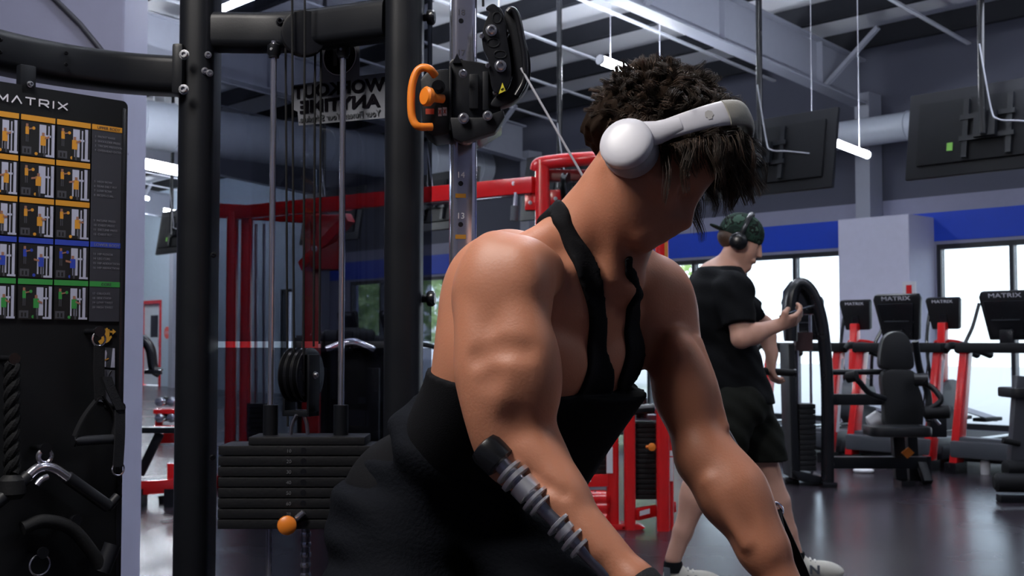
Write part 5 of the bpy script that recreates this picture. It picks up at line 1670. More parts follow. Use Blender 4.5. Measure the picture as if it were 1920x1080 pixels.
# --- stringer tank, cut from the torso surface
X, Y, Z = g.coords()
def gtor(u, v):
    keep = g.D; g.D = TORSO; r = g.hit(u, v); g.D = keep
    return np.array(r) if r else None
pl = [gtor(838, 712), gtor(1062, 742), np.array(P(1200, 738, 1.79))]
print('PL', pl)
KT = g.D; g.D = TORSO.copy()
g.cap(P(1148, 712, 1.815), P(1028, 850, 1.85), .050, .075, .06)
DRAPE = g.D; g.D = KT
def planed(p0, p1, p2, inside):
    n = np.cross(p1 - p0, p2 - p0); n /= np.linalg.norm(n)
    if (np.array(inside) - p0) @ n > 0: n = -n
    return ((X - p0[0]) * n[0] + (Y - p0[1]) * n[1] + (Z - p0[2]) * n[2]).astype(np.float32)
reg = planed(pl[0], pl[1], pl[2], PEL)
def strap(pts, extra=()):
    global reg
    q = []; rr = []
    hv = [(v, gtor(u, v)) for (u, v, r) in pts]; hv = [(v, h_[1]) for v, h_ in hv if h_ is not None]
    fit = np.polyfit([a for a, _ in hv], [b_ for _, b_ in hv], 2)
    for (u, v, r) in pts:
        h_ = gtor(u, v)
        if h_ is None: continue
        q.append(np.array(P(u, v, float(np.polyval(fit, v))))); rr.append(r / 2200 * h_[1])
    q = [np.array(e[0]) for e in extra] + q; rr = [e[1] for e in extra] + rr
    ne = len(extra)
    for _ in range(4):
        q = q[:ne + 1] + [(q[i - 1] + 2 * q[i] + q[i + 1]) / 4 for i in range(ne + 1, len(q) - 1)] + [q[-1]]
    qr = catmull([Vector(p) for p in q], 4); rr = list(np.interp(np.linspace(0, len(rr) - 1, len(qr)), range(len(rr)), rr)); q = [np.array(p) for p in qr]
    Fn = np.array(Fx); fd = (X * Fn[0] + Y * Fn[1] + Z * Fn[2]) * .88
    Xs, Ys, Zs = X - fd * Fn[0], Y - fd * Fn[1], Z - fd * Fn[2]
    sq = lambda p: np.array(p) - Fn * (np.array(p) @ Fn) * .88
    for i_, (a, b_, ra, rb) in enumerate(zip(q, q[1:], rr, rr[1:])):
        d = capd(sq(a), sq(b_), ra, rb, Xs, Ys, Zs) if i_ >= 4 * (ne + 2) else capd(a, b_, ra, rb, X, Y, Z)
        k = .008
        hh = np.maximum(k - np.abs(reg - d), 0) / k
        reg = np.minimum(reg, d) - hh * hh * k * .25
SKD = g.D.copy()
RST = [(1046, 394, 14), (1060, 425, 15), (1073, 455, 17), (1087, 491, 17), (1105, 528, 15), (1115, 565, 14), (1123, 602, 16), (1127, 639, 18), (1126, 676, 23), (1108, 716, 42)]
LST_ = [(1180, 492, 7), (1182, 512, 10), (1188, 547, 15), (1192, 584, 19), (1195, 621, 23), (1193, 658, 29), (1183, 698, 38)]
bk = [((P(1000, 470, 1.90)), .02), ((P(1022, 412, 1.83)), .014), ((P(1040, 392, 1.775)), .0115)]
strap(RST, bk)
bk2 = [((P(1100, 470, 1.92)), .02), ((P(1165, 450, 1.86)), .015)]
strap(LST_, bk2)
up_lim = ((X - NKB.x) * Ax.x + (Y - NKB.y) * Ax.y + (Z - NKB.z) * Ax.z - .055).astype(np.float32)
low = -(((X - PEL.x) * Ax.x + (Y - PEL.y) * Ax.y + (Z - PEL.z) * Ax.z)) - .05
reg_low = planed(pl[0], pl[1], pl[2], PEL)
TD = np.minimum(np.maximum(TORSO - .0065, reg), np.maximum(DRAPE - .004, reg_low + .004))
TD = np.maximum(TD, low.astype(np.float32))
TV, TF = surfnet(TD, g.lo, g.h)
TV = smooth_mesh(TV, TF, 3)
tank = fastmesh('stringer_tank', TV, TF, TANK, body)
tank['label'] = 'black stringer tank with thin straps'
q = gtor(1127, 757)
if q is not None:
    m = MB(); q = Vector(q) + Fx * .005
    m.prism([(-.004, -.012), (.002, -.008), (.004, .004), (.002, .012), (-.002, .006)], q, Rx * -1, Ax, Fx * .001); m.build('tank_logo', mat('blue_print', (.02, .05, .25), .5), body)

# --- trousers and shoes
GP_ = Grid((-.62, 1.45, -.01), (.62, 2.55, 1.06), .0095)
p_ = GP_
HR_, HL_ = PEL + Rx * .095 + Vector((0, 0, -.02)), PEL - Rx * .095 + Vector((0, 0, -.02))
KR, KL = Vector((-.16, 1.86, .46)), Vector((.19, 1.84, .575))
AR, AL = Vector((-.34, 2.13, .10)), Vector((.27, 1.78, .10))
p_.ell(PEL + Vector((.03, 0, -.02)), (.15, .12, .12), AX3, .05)
p_.ell(spine(.24) + Fx * .01, (.14, .06, .115), AX3, .05)
p_.ell(HR_ - Fx * .04 + Vector((.03, 0, -.06)), (.10, .10, .11), None, .05)
p_.ell(HL_ - Fx * .04 + Vector((0, 0, -.04)), (.10, .10, .11), None, .05)
p_.chain([HR_ + Vector((.025, 0, -.03)), HR_.lerp(KR, .5) + Vector((-.005, 0, 0)), KR, KR.lerp(AR, .4), AR], [.104, .106, .078, .078, .055], .05)
p_.chain([HL_, HL_.lerp(KL, .5) + Vector((0, 0, .01)), KL, KL.lerp(AL, .4), AL], [.112, .104, .082, .074, .055], .05)
wx, wy, wz = p_.coords()
wr_ = (.006 * np.sin(wx * 46 + wz * 60 + 2.5 * np.sin(wy * 20)) * np.sin(wz * 22 - wx * 17) + .004 * np.sin(wz * 85 + wx * 40)).astype(np.float32)
wl_ = (((wx - PEL.x) * Ax.x + (wy - PEL.y) * Ax.y + (wz - PEL.z) * Ax.z) - .17).astype(np.float32)
PV, PF = surfnet(np.maximum(np.maximum(p_.D + wr_, wl_), .075 - wz + 0 * wx), p_.lo, p_.h)
PV = smooth_mesh(PV, PF, 2)
fastmesh('trousers', PV, PF, PANT, body)
def shoe(g, ank, dirv, toe=.0):
    d = nrm((dirv[0], dirv[1], 0)); s_ = Vector((-d.y, d.x, 0))
    o_ = Vector((ank.x, ank.y, 0))
    g.ell(o_ + d * .0 + Vector((0, 0, .055)), (.055, .042, .06), (d, s_, UP), .03)
    g.ell(o_ + d * .09 + Vector((0, 0, .04)), (.085, .046, .042), (d, s_, UP), .03)
    g.ell(o_ + d * .15 + Vector((0, 0, .032)), (.06, .046, .034), (d, s_, UP), .03)
def shoemesh(ank, dirv, mm, solem, parent, name='shoe', h=.006):
    g = Grid((ank.x - .28, ank.y - .28, -.02), (ank.x + .28, ank.y + .28, .16), h)
    shoe(g, ank, dirv)
    _, _, z = g.coords()
    D = np.maximum(g.D, .002 - z)
    V_, F_ = surfnet(D, g.lo, g.h); V_ = smooth_mesh(V_, F_, 1)
    mi = (V_[F_].mean(1)[:, 2] < .026).astype(int)
    return fastmesh(name, V_, F_, None, parent, mats=[mm, solem], mi=mi)
shoemesh(AR, (.75, -.66), BLK, LABEL, body)
shoemesh(AL, (.75, -.66), BLK, LABEL, body)

# --- hair: a cap and many curled locks
GH = Grid(np.array(HO) - .24, np.array(HO) + .26, .005)
GH.ell(H(-.005, .059), (.102, .088, .079), HAX, .02)
GH.ell(H(-.055, .005), (.036, .050, .062), HAX, .03)
GH.ell(H(.06, .085), (.05, .045, .062), HAX, .03)
GH.ell(H(.068, .0), (.075, .075, .10), HAX, .02, 'sub')
GH.ell(H(-.03, -.065), (.07, .04, .09), HAX, .02, 'sub')
hx, hy, hz = GH.coords()
bumpy = (.004 * np.sin(hx * 170 + 2 * np.sin(hz * 60)) * np.sin(hy * 150 + hz * 120)).astype(np.float32)
CV, CF = surfnet(GH.D + bumpy, GH.lo, GH.h)
hairroot = fastmesh('hair', CV, CF, HCAP, body)
N, SEG = 17000, 9
q = rng.normal(size=(N * 3, 3)); q /= np.linalg.norm(q, axis=1)[:, None]
fz, uz, rz_ = q.T
keep = ~((fz > .62) & (uz < .46)) & (uz > -.66) & ~((uz < -.22) & (fz > -.10)) & ~((uz < -.02) & (fz > .45))
q = q[keep][:N]; N = len(q)
fz, uz, rz_ = q.T
Hm = np.array([list(Hf), list(Hu), list(Hr)])
root = np.array(H(-.004, .058)) + (q * np.array([.098, .084, .075])) @ Hm
nv = (q / np.array([.098, .084, .075])); nv /= np.linalg.norm(nv, axis=1)[:, None]; nv = nv @ Hm
# clump: locks share direction and curl
nc = 900
cidx = rng.integers(0, N, nc)
cl = np.argmin(((root[:, None, :] - root[cidx][None]) ** 2).sum(2), 1)
phs = rng.random(nc)[cl] * 6.28; crl = (.35 + .65 * rng.random(nc))[cl]; lenk = (.6 + .75 * rng.random(nc))[cl]
jit = (rng.normal(size=(nc, 3)) * .30)[cl] + rng.normal(size=(N, 3)) * .14
front = np.clip(fz * .9 + uz * .35, 0, 1)
L = (.026 + .034 * np.clip(front * 1.3, 0, 1) + .010 * np.clip(uz, 0, 1) + .022 * np.clip(fz * 2.5, 0, 1) + .016 * np.clip(fz * 2 + .5, 0, 1) * np.clip(np.abs(rz_) * 1.6 - .35, 0, 1) * np.clip(1.2 - 1.6 * uz, 0, 1)) * lenk
hang = np.clip(fz * 1.6 + .35, 0, 1) * np.clip(1.1 - .2 * uz, 0, 1)
comb = np.array(Hf) * .9 + np.array(Hu) * .1
comb = comb[None] * np.clip(.25 + uz + fz, 0, 1.2)[:, None] + np.array(-Hu)[None] * np.clip(-fz, 0, 1)[:, None] * .9
side_ = np.cross(nv, comb + 1e-3); side_ /= np.linalg.norm(side_, axis=1)[:, None]
pts = np.zeros((N, SEG + 1, 3)); pts[:, 0] = root
pos = root.copy()
for k in range(SEG):
    t_ = (k + .5) / SEG
    d = nv * (.9 - .8 * t_) + comb * (.35 - .15 * t_) + jit + np.array([0, 0, -1.0])[None] * (hang * 2.3 * t_ + .10 * t_)[:, None]
    d += (side_ * np.cos(phs + t_ * 8)[:, None] + nv * np.sin(phs + t_ * 7)[:, None]) * (crl * (.62 + .55 * hang) * (.3 + t_))[:, None]
    d /= np.linalg.norm(d, axis=1)[:, None]
    pos = pos + d * (L / SEG)[:, None]
    pts[:, k + 1] = pos
clc = np.zeros((nc, SEG + 1, 3)); cc_ = np.bincount(cl, minlength=nc)
for i in range(3):
    for k in range(SEG + 1): clc[:, k, i] = np.bincount(cl, weights=pts[:, k, i], minlength=nc) / np.maximum(cc_, 1)
tt = (np.linspace(0, 1, SEG + 1) ** 1.2 * .68)[None, :, None]
pts = pts * (1 - tt) + clc[cl] * tt                        # pull each strand towards its lock
# keep strands out of the head
rel = (pts - np.array(H(-.004, .058))) @ Hm.T / np.array([.100, .086, .077])
rad = np.linalg.norm(rel, axis=2)
sc_ = np.where(rad < 1.0, 1.0 / np.maximum(rad, .3), 1.0)
pts = np.array(H(-.004, .058)) + ((rel * sc_[..., None]) * np.array([.100, .086, .077])) @ Hm
bdir = nrm(Hf * .35 + Hu * .937); bw = Hr.cross(bdir); BC = H(.010, .006)
ra_, rb_ = .094, .166
rb3 = np.stack([(pts - np.array(BC)) @ np.array(v) for v in (Hr, bdir, bw)], -1)
el = np.sqrt((rb3[..., 0] / ra_) ** 2 + (rb3[..., 1] / rb_) ** 2)
lim = np.where((np.abs(rb3[..., 2]) < .024) & (rb3[..., 1] > -.05), .90, 9.0)
lim = np.where(((rb3[..., 1]) ** 2 + rb3[..., 2] ** 2 < .047 ** 2) & (np.abs(rb3[..., 0]) > .06), np.minimum(lim, .84), lim)
ks = np.minimum(1, lim / np.maximum(el, .1))
rb3[..., 0] *= ks; rb3[..., 1] *= ks
pts = np.array(BC) + rb3 @ np.array([list(Hr), list(bdir), list(bw)])
tn = np.gradient(pts, axis=1); tn /= np.linalg.norm(tn, axis=2)[..., None] + 1e-9
rf = rng.normal(size=(N, 1, 3))
a1 = np.cross(tn, rf); a1 /= np.linalg.norm(a1, axis=2)[..., None] + 1e-9
b1 = np.cross(tn, a1)
rad_ = (.00062 * (1 - .8 * np.linspace(0, 1, SEG + 1) ** 2))[None, :, None]
ringv = np.stack([pts + (a1 * math.cos(t_) + b1 * math.sin(t_)) * rad_ for t_ in (0, 2.094, 4.189)], 2)     # N,SEG+1,3,3
HV = ringv.reshape(-1, 3)
base = (np.arange(N) * (SEG + 1) * 3)[:, None, None] + (np.arange(SEG) * 3)[None, :, None]
tri = np.arange(3)[None, None, :]
HF = np.stack([base + tri, base + (tri + 1) % 3, base + 3 + (tri + 1) % 3, base + 3 + tri], -1).reshape(-1, 4)
shade = (rng.random(nc)[cl] * .6 + rng.random(N) * .4 > .62).astype(int)
hs_ = fastmesh('hair_strands', HV, HF, None, body, mats=[HAIR, HAIR2], mi=np.repeat(shade, SEG * 3))
tag(hs_, kind='stuff')
hairroot['label'] = 'short wavy dark brown hair'

# ---------------------------------------------------------------- headphones
HPW = mat('white_matt_plastic', (.56, .56, .62), .38)
HPB = mat('beige_headband_cushion', (.26, .25, .22), .6, bump=.1, bscale=300)
HPC = mat('light_grey_ear_cushion', (.36, .36, .40), .6)
hpn = thing('headphones', 'white over-ear headphones with beige band top on the bowed person\'s dark hair', 'headphones', H(0, 0, .10))
for sg in (1, -1):
    cc_ = H(.008, -.006, sg * .080)
    axd = nrm(Vector((-.36, -.86, .30))) if sg > 0 else nrm(-Hr - bdir * .2)
    m = MB(); m.lathe(cc_ - axd * .004, axd, [(-.018, .034), (-.014, .0385), (-.002, .0395), (.004, .038), (.008, .034)], 36); m.build('ear_cushion', HPC, hpn)
    m = MB(); m.lathe(cc_ + axd * .008, axd, [(0, .034), (.001, .0375), (.008, .0385), (.012, .0368), (.0155, .0315), (.018, .0235), (.0192, .012), (.0195, .002)], 40); cup = m.build('ear_cup', HPW, hpn)
    m = MB(); m.lathe(cc_ + axd * .0075, axd, [(0, .0378), (.0012, .0382), (.0024, .0378)], 36); m.build('seam_ring', HPC, cup)
def sgnp(x): return math.copysign(abs(x) ** .72, x)
def bandpt(a): return BC + Hr * sgnp(math.sin(a)) * ra_ + bdir * sgnp(math.cos(a)) * rb_
def bandmesh(a0, a1, w, th, name, mm, n=22, w1=None):
    m = MB(); pts_ = [bandpt(math.radians(a0 + (a1 - a0) * k / n)) for k in range(n + 1)]
    poly = rpoly(1, 1, .42, 4)
    vs, fs = [], []; K = len(poly)
    for i, p in enumerate(pts_):
        t_ = (pts_[min(i + 1, n)] - pts_[max(i - 1, 0)]).normalized()
        o_ = bw.cross(t_).normalized()
        ww = w + ((w1 - w) * i / n if w1 else 0)
        vs += [p + bw * a * ww + o_ * b_ * th for a, b_ in poly]
    for i in range(n):
        for k in range(K):
            l = (k + 1) % K
            fs.append((i * K + k, i * K + l, (i + 1) * K + l, (i + 1) * K + k))
    fs += [tuple(reversed(range(K))), tuple(n * K + k for k in range(K))]
    m.add(vs, fs)
    return m.build(name, mm, hpn)
bandmesh(80, 44, .030, .010, 'band_arm', HPW, w1=.038)
bandmesh(-80, -44, .030, .010, 'band_arm', HPW, w1=.038)
bandmesh(44, -44, .040, .014, 'band_cushion', HPB)
for sg in (1,):
    p0, p1 = bandpt(math.radians(80)), bandpt(math.radians(70))
    m = MB(); m.tube([H(.006, .014, .092), bandpt(math.radians(84)), bandpt(math.radians(74))], [.020, .017, .013], 14, flat=.5, up=Hr); m.build('yoke', HPW, hpn)
a_ = math.radians(58); p = bandpt(a_); t_ = (bandpt(a_ - .02) - p).normalized(); o_ = bw.cross(t_).normalized()
o_ = o_ if o_.dot(Hr) > 0 else -o_
m = MB()
m.prism([(-.006, .001), (-.004, .006), (.001, .0075), (.006, .005), (.007, -.001), (.004, -.003), (.003, -.006), (-.003, -.006), (-.0035, -.003), (-.006, -.002)], p + o_ * .0051, t_, bw, o_ * .0003); m.build('emblem', mat('pale_grey_print', (.42, .41, .41), .5), hpn)

# ---------------------------------------------------------------- what he holds
# chrome bar with ribbed collars held along the right forearm
bb = thing('steel_bar', 'chrome ribbed bar with black end held below the lifter\'s near forearm', 'bar', gR)
B0, B1 = gR, P(912, 840, 1.555)
bd = nrm(B1 - B0); BL = (B1 - B0).length
m = MB(); m.cyl(B0 - bd * .05, B0 + bd * (BL - .03), .0115, n=18); m.build('shaft', STEEL, bb)
m = MB(); m.cyl(B0 - bd * .05, B0 + bd * .075, .014, n=18); m.build('grip', RUB, bb)
m = MB(); m.lathe(B1, bd, [(-.030, .018), (-.028, .023), (-.004, .0245), (.004, .022), (.008, .010)], 24); m.build('end_cap', BLKG, bb)
for pos_, rr_, w_ in ((-.044, .024, .006), (-.056, .026, .008), (-.075, .022, .020), (-.093, .025, .006), (-.104, .023, .005), (-.138, .024, .006), (-.150, .021, .010), (-.164, .025, .006), (-.178, .023, .006)):
    m = MB(); m.lathe(B1 + bd * pos_, bd, [(-w_ / 2, rr_ * .68), (-w_ / 2 + .001, rr_ * .86), (w_ / 2 - .001, rr_ * .86), (w_ / 2, rr_ * .68)], 24); m.build('collar_ring', mat('satin_chrome', (.85, .85, .9), .38, 1.0), bb)
# black stirrup handle of the pulled cable in the far hand
sh_ = thing('pull_handle', 'black stirrup handle at the cable end in the lifter\'s far hand', 'cable handle', gL)
m = MB(); m.cyl(gL - sL * .06, gL + sL * .06, .013, n=16); m.build('grip', RUB, sh_)
top_ = CABLE_END
for sg in (-1, 1):
    m = MB(); strip(m, catmull([gL + sL * sg * .058, gL + sL * sg * .055 + (top_ - gL) * .35 + Vector((.02, .02, 0)), top_], 6), .020, .003, nrm(sL.cross(top_ - gL))); m.build('webbing', STRAPM, sh_)
m = MB(); ring(m, top_ + nrm(P(977, 128, 2.10) - top_) * .0, Vector((1, 0, 0)), UP, .012, .003); m.build('ring', CHR, sh_)
# black wrist wraps
for wq, dq_, nm in ((WR, fa, 'wrist_strap'), (WL, fl_, 'wrist_strap')):
    m = MB(); m.lathe(wq - dq_ * .012, dq_, [(0, .0278), (.004, .029), (.036, .029), (.040, .0278)], 28); m.build(nm, STRAPM, body)
# faint bright bracelet on the left forearm
m = MB(); q = P(1432, 912, 1.75); ring(m, q + Vector((-.003, .012, 0)), fs2, fl_.cross(fs2), .010, .0022); 
# ================================================================ the walking person behind
DW = 5.4
def w(u, v, dd=0.0): return P(u, v, DW + dd)
PALE = skinmat('pale_skin', (.50, .27, .20), (.60, .34, .26))
GW = Grid((w(1215, 0).x, 4.95, -.02), (w(1545, 0).x, 5.85, 1.78), .0075)
g = GW
sh, hp0 = w(1358, 525), w(1385, 750)
NR, NL = w(1376, 545, -.19), w(1350, 540, .17)
# trunk
g.chain([w(1352, 535), w(1350, 600), w(1368, 690), w(1388, 750)], [.105, .125, .12, .125], .05)
g.ell(w(1345, 570), (.14, .19, .20), None, .05)
g.cap(NR, NL, .075, .075, .05)
# neck and head
g.cap(w(1352, 512), w(1385, 468), .060, .055, .03)
WH = w(1388, 452)
wf = nrm((.86, -.22, -.40)); wr = nrm((-.22, -.97, .03)); wr = nrm(wr - wf * wr.dot(wf)); wu = wr.cross(wf)
def wh(f, u, r=0.0): return WH + wf * f + wu * u + wr * r
WAX = (wf, wu, wr)
g.ell(wh(-.01, .03), (.096, .085, .075), WAX, .02)
g.ell(wh(.045, -.03), (.052, .075, .056), WAX, .03)
g.cap(wh(.0, -.055, .0), wh(.075, -.10, .0), .045, .022, .03)
g.cap(wh(.093, .01), wh(.110, -.028), .008, .011, .014)
g.cap(wh(.097, -.062, -.018), wh(.097, -.062, .018), .009, .009, .01)
for sg in (-1, 1):
    g.ell(wh(.088, .002, sg * .03), (.012, .010, .014), WAX, .01, 'sub')
    g.ell(wh(.078, .002, sg * .03), (.011, .011, .011), WAX, .003)
    g.ell(wh(-.005, -.01, sg * .074), (.02, .032, .01), WAX, .01)
WT_ = g.D.copy()
# legs
def leg(hip, knee, ank):
    g.chain([hip, hip.lerp(knee, .5), knee], [.098, .080, .056], .03)
    g.chain([knee, knee.lerp(ank, .35), knee.lerp(ank, .7), ank], [.054, .056, .042, .036], .02)
    bk_ = Vector((-.025, 0, 0))
    g.ell(knee.lerp(ank, .3) + bk_, (.042, .046, .10), None, .03)
kB, aB = w(1322, 880, -.10), w(1262, 1048, -.12)
kF, aF = w(1440, 885, .10), w(1492, 1045, .12)
leg(w(1385, 765, -.09), kB, aB)
leg(w(1398, 765, .09), kF, aF)
WLEG = g.D.copy()
# arms
e1, wr1 = w(1390, 634, -.24), w(1456, 611, -.20)
g.chain([NR, NR.lerp(e1, .5), e1], [.058, .050, .043], .03)
g.chain([e1, e1.lerp(wr1, .35), wr1], [.043, .046, .028], .02)
e2, wr2 = w(1432, 610, .22), w(1447, 662, .16)
g.chain([NL, e2], [.055, .043], .03)
g.chain([e2, e2.lerp(wr2, .4), wr2], [.042, .042, .028], .02)
def whand(wr, dr, pn, side):
    dr, pn = nrm(dr), nrm(pn); pn = nrm(pn - dr * pn.dot(dr)); sx_ = dr.cross(pn) * side
    g.cap(wr, wr + dr * .03, .026, .026, .02)
    g.ell(wr + dr * .05, (.05, .042, .019), (dr, sx_, pn), .015)
    for i, (o_, l) in enumerate(((-.031, .9), (-.0105, 1.05), (.0105, 1.0), (.031, .8))):
        k0 = wr + dr * .088 - sx_ * o_
        k1 = k0 + (dr * .85 + pn * .5) * .040 * l
        k2 = k1 + (dr * .35 + pn * .92) * .027 * l
        k3 = k2 + (dr * -.3 + pn * .95) * .020 * l
        g.chain([k0 - dr * .03, k0, k1, k2, k3], [.012, .0115, .0105, .0098, .0085], .005)
    t0 = wr + dr * .025 + sx_ * .028
    t1 = t0 + (dr * .5 + sx_ * .7 + pn * .4) * .036; t2 = t1 + (dr * .75 + pn * .6) * .032
    g.chain([t0, t1, t2], [.017, .0135, .0105], .01)
    return wr + dr * .085 + pn * .035, sx_
pg, ps = whand(wr1, Vector((.93, .05, .30)), Vector((0, .55, .8)), 1)
bg_, bs = whand(wr2, Vector((-.1, -.1, -1)), Vector((.9, .1, .1)), -1)
V_, F_ = surfnet(g.D, g.lo, g.h); V_ = smooth_mesh(V_, F_, 2)
walker = fastmesh('person', V_, F_, PALE)
tag(walker, 'person in black T-shirt, dark shorts and camouflage cap walking right while holding a phone', 'person')
X2, Y2, Z2 = g.coords()
def sdz(z0, z1): return np.maximum(z0 - Z2, Z2 - z1) + 0 * X2 + 0 * Y2
# T-shirt: trunk plus sleeves, cut at the hem and above the elbows
gs = g.like()
gs.chain([w(1352, 540), w(1350, 600), w(1366, 690), w(1384, 755)], [.12, .135, .145, .165], .05)
gs.ell(w(1345, 570), (.15, .20, .20), None, .05)
gs.cap(NR, NL, .084, .084, .05)
gs.cap(w(1352, 520), w(1360, 505), .085, .072, .03)
sl1 = NR.lerp(e1, .72); sl2 = NL.lerp(e2, .72)
gs.chain([NR, sl1], [.082, .076], .03); gs.chain([NL, sl2], [.080, .074], .03)
def cutplane(D, p, n):
    n = nrm(n); return np.maximum(D, ((X2 - p.x) * n.x + (Y2 - p.y) * n.y + (Z2 - p.z) * n.z).astype(np.float32))
D = gs.D + (.005 * np.sin(X2 * 50 + Z2 * 35 + 2 * np.sin(Y2 * 18)) * np.sin(Z2 * 30)).astype(np.float32)
D = np.maximum(D, (w(0, 757).z - Z2).astype(np.float32))
near1 = capd(np.array(NR), np.array(e1 + (e1 - NR) * .4), .10, .10, X2, Y2, Z2)
pcut = (((X2 - sl1.x) * (e1 - NR).normalized().x + (Y2 - sl1.y) * (e1 - NR).normalized().y + (Z2 - sl1.z) * (e1 - NR).normalized().z)).astype(np.float32)
D = np.maximum(D, np.minimum(pcut, -(Y2 - (w(0, 0, -.16).y)) * -1.0 * -1.0 + 0 * X2 + 0 * Z2) if False else np.where((near1 < .02) & (Y2 < w(0, 0, -.15).y), pcut, -1.0).astype(np.float32))
pcut2 = (((X2 - sl2.x) * (e2 - NL).normalized().x + (Y2 - sl2.y) * (e2 - NL).normalized().y + (Z2 - sl2.z) * (e2 - NL).normalized().z)).astype(np.float32)
near2 = capd(np.array(NL), np.array(e2 + (e2 - NL) * .4), .10, .10, X2, Y2, Z2)
D = np.maximum(D, np.where((near2 < .02) & (Y2 > w(0, 0, .15).y), pcut2, -1.0).astype(np.float32))
ncut = capd(np.array(w(1352, 512)), np.array(w(1385, 468)), .064, .06, X2, Y2, Z2)
D = cutplane(D, w(1356, 503), (.55, -.05, .83)) if False else np.maximum(D, (Z2 - w(0, 501).z).astype(np.float32))
SHIRT = mat('black_cotton', (.006, .0065, .008), .85, spec=.12, bump=.15, bscale=120)
V_, F_ = surfnet(D, g.lo, g.h); V_ = smooth_mesh(V_, F_, 2)
fastmesh('t_shirt', V_, F_, SHIRT, walker)
# shorts
gs = g.like()
gs.ell(w(1384, 752), (.148, .165, .13), None, .05)
gs.chain([w(1378, 765, -.09), w(1378, 765, -.09).lerp(kB, .5) , kB.lerp(w(1385, 765, -.09), .05) + Vector((.06, 0, 0))], [.115, .112, .11], .05)
gs.chain([w(1400, 765, .09), w(1400, 765, .09).lerp(kF, .5), kF], [.115, .110, .10], .05)
D = gs.D + (.006 * np.sin(X2 * 55 + Z2 * 45) * np.sin(Z2 * 25 + Y2 * 20)).astype(np.float32)
D = np.maximum(D, (w(0, 868).z - Z2).astype(np.float32)); D = np.maximum(D, (Z2 - w(0, 722).z).astype(np.float32))
V_, F_ = surfnet(D, g.lo, g.h); V_ = smooth_mesh(V_, F_, 2)
fastmesh('shorts', V_, F_, mat('dark_olive_cloth', (.011, .012, .010), .85, spec=.12, bump=.15, bscale=120), walker)
# cap worn back to front
gc = Grid(np.array(WH) - .22, np.array(WH) + .22, .006)
gc.ell(wh(-.01, .038), (.106, .092, .085), WAX, .01)
gc.ell(wh(0, -.07), (.2, .085, .2), WAX, .004, 'sub')
CAMO = bpy.data.materials.new('camouflage_cloth'); CAMO.use_nodes = True
t = CAMO.node_tree; b = t.nodes['Principled BSDF']; b.inputs['Roughness'].default_value = .85; b.inputs['Specular IOR Level'].default_value = .15
tc = t.nodes.new('ShaderNodeTexCoord'); nz = t.nodes.new('ShaderNodeTexNoise'); nz.inputs['Scale'].default_value = 22
cr = t.nodes.new('ShaderNodeValToRGB'); cr.color_ramp.interpolation = 'CONSTANT'
for pos_, col_ in ((.45, (.020, .045, .032, 1)), (.53, (.008, .010, .009, 1)), (.60, (.055, .10, .075, 1))):
    e_ = cr.color_ramp.elements.new(pos_); e_.color = col_
cr.color_ramp.elements[0].color = (.012, .022, .018, 1)
t.links.new(tc.outputs['Object'], nz.inputs['Vector']); t.links.new(nz.outputs['Fac'], cr.inputs[0]); t.links.new(cr.outputs[0], b.inputs['Base Color'])
V_, F_ = surfnet(gc.D, gc.lo, gc.h); V_ = smooth_mesh(V_, F_, 1)
capo = fastmesh('cap', V_, F_, CAMO, walker)
m = MB(); pts_ = [(-.085 - .075 * math.cos(math.radians(a)), .075 * math.sin(math.radians(a))) for a in range(-90, 91, 15)]
m.prism(pts_, wh(0, .014), -wf * -1, wr, wu * .006); m.build('brim', CAMO, capo)
m = MB(); m.lathe(wh(-.01, .128), wu, [(0, .009), (.004, .008), (.006, .002)], 12); m.build('button', CAMO, capo)
hair2 = Grid(np.array(WH) - .16, np.array(WH) + .16, .006)
hair2.ell(wh(-.035, -.005), (.074, .055, .078), WAX, .01); hair2.ell(wh(.03, -.05), (.06, .12, .15), WAX, .01, 'sub')
V_, F_ = surfnet(hair2.D, hair2.lo, hair2.h); fastmesh('hair', V_, F_, HAIR2, walker)
# black headphones on the cap
wp_ = thing('headphones', 'black over-ear headphones worn over the camouflage cap', 'headphones', wh(0, 0, .09))
for sg in (1, -1):
    m = MB(); m.lathe(wh(.0, -.012, sg * .074), wr * sg, [(0, .032), (.004, .042), (.022, .042), (.030, .036), (.036, .02), (.037, .002)], 24); m.build('ear_cup', BLKG, wp_)
m = MB(); m.tube([wh(0, -.005) + wr * math.cos(math.radians(a)) * .1 + wu * math.sin(math.radians(a)) * .145 for a in range(8, 173, 8)], .012, 10, flat=.5, up=wu); m.build('headband', BLKG, wp_)
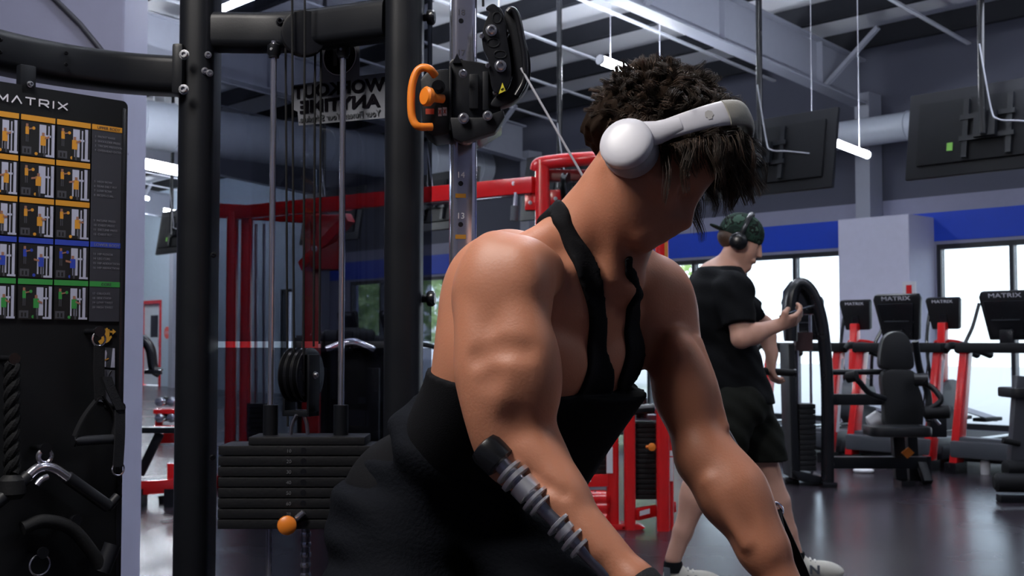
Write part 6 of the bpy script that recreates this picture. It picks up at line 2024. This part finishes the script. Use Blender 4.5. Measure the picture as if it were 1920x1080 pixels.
# shoes
CREAM = mat('cream_suede', (.55, .53, .47), .8, bump=.1, bscale=200); SOLE = mat('off_white_sole', (.62, .61, .57), .6); GRYL = mat('grey_logo', (.09, .10, .12), .6)
for nm, an, dv in (('a', aB, (1, -.06)), ('b', aF, (1, -.10))):
    so = shoemesh(an + Vector((.01, 0, 0)), dv, CREAM, SOLE, walker, h=.006)
    o_ = Vector((an.x + .01, an.y, 0)); d = nrm((dv[0], dv[1], 0)); s_ = Vector((d.y, -d.x, 0))
    m = MB(); m.prism([(-.052, .03), (-.02, .03), (-.028, .098), (-.054, .10)], o_ + s_ * .03, d, UP, s_ * .014); m.build('heel_patch', mat('grey_suede', (.13, .14, .16), .8), so)
    lt = text('side_letter', 'N', o_ + d * .045 + s_ * .0475 + Vector((0, 0, .030)), d, UP, .052, GRYL, so, sx=1.2, ext=.004, bold=.002)
    m = MB(); m.lathe(Vector((an.x, an.y, .075)), UP, [(0, .045), (.03, .042), (.045, .040)], 18); m.build('sock', SHIRT, walker)
    for k in range(4):
        c = o_ + d * (.055 + .022 * k) + Vector((0, 0, .088 - .008 * k)); m = MB(); m.tube(catmull([c - s_ * .022 - UP * .004, c + UP * .004, c + s_ * .022 - UP * .004], 3), .0045, 6); m.build('lace', SOLE, so)
# phone and black bottle
ph_ = thing('phone', 'dark phone held up in the walking person\'s near hand', 'phone', pg)
m = MB(); m.obox(pg + Vector((.025, 0, .012)), nrm((.94, 0, .30)) * .075, Vector((0, .036, 0)), nrm((-.30, 0, .94)) * .0045); m.build('case', BLKG, ph_, bevel=.003)
m = MB(); m.obox(pg + Vector((.025, 0, .012)) + nrm((-.30, 0, .94)) * .005, nrm((.94, 0, .30)) * .07, Vector((0, .032, 0)), nrm((-.30, 0, .94)) * .0004); m.build('screen', mat('dim_screen', (.05, .06, .08), .2), ph_)
hb = thing('towel_bar', 'short black grip bar held low in the walking person\'s far hand', 'bar', bg_)
m = MB(); m.cyl(bg_ - Vector((.085, 0, -.004)), bg_ + Vector((.075, 0, -.006)), .017, n=12); m.build('grip', RUB, hb)
m = MB(); m.cyl(bg_ + Vector((.075, 0, -.006)), bg_ + Vector((.085, 0, -.006)), .02, n=12); m.build('end_cap', BLKG, hb)
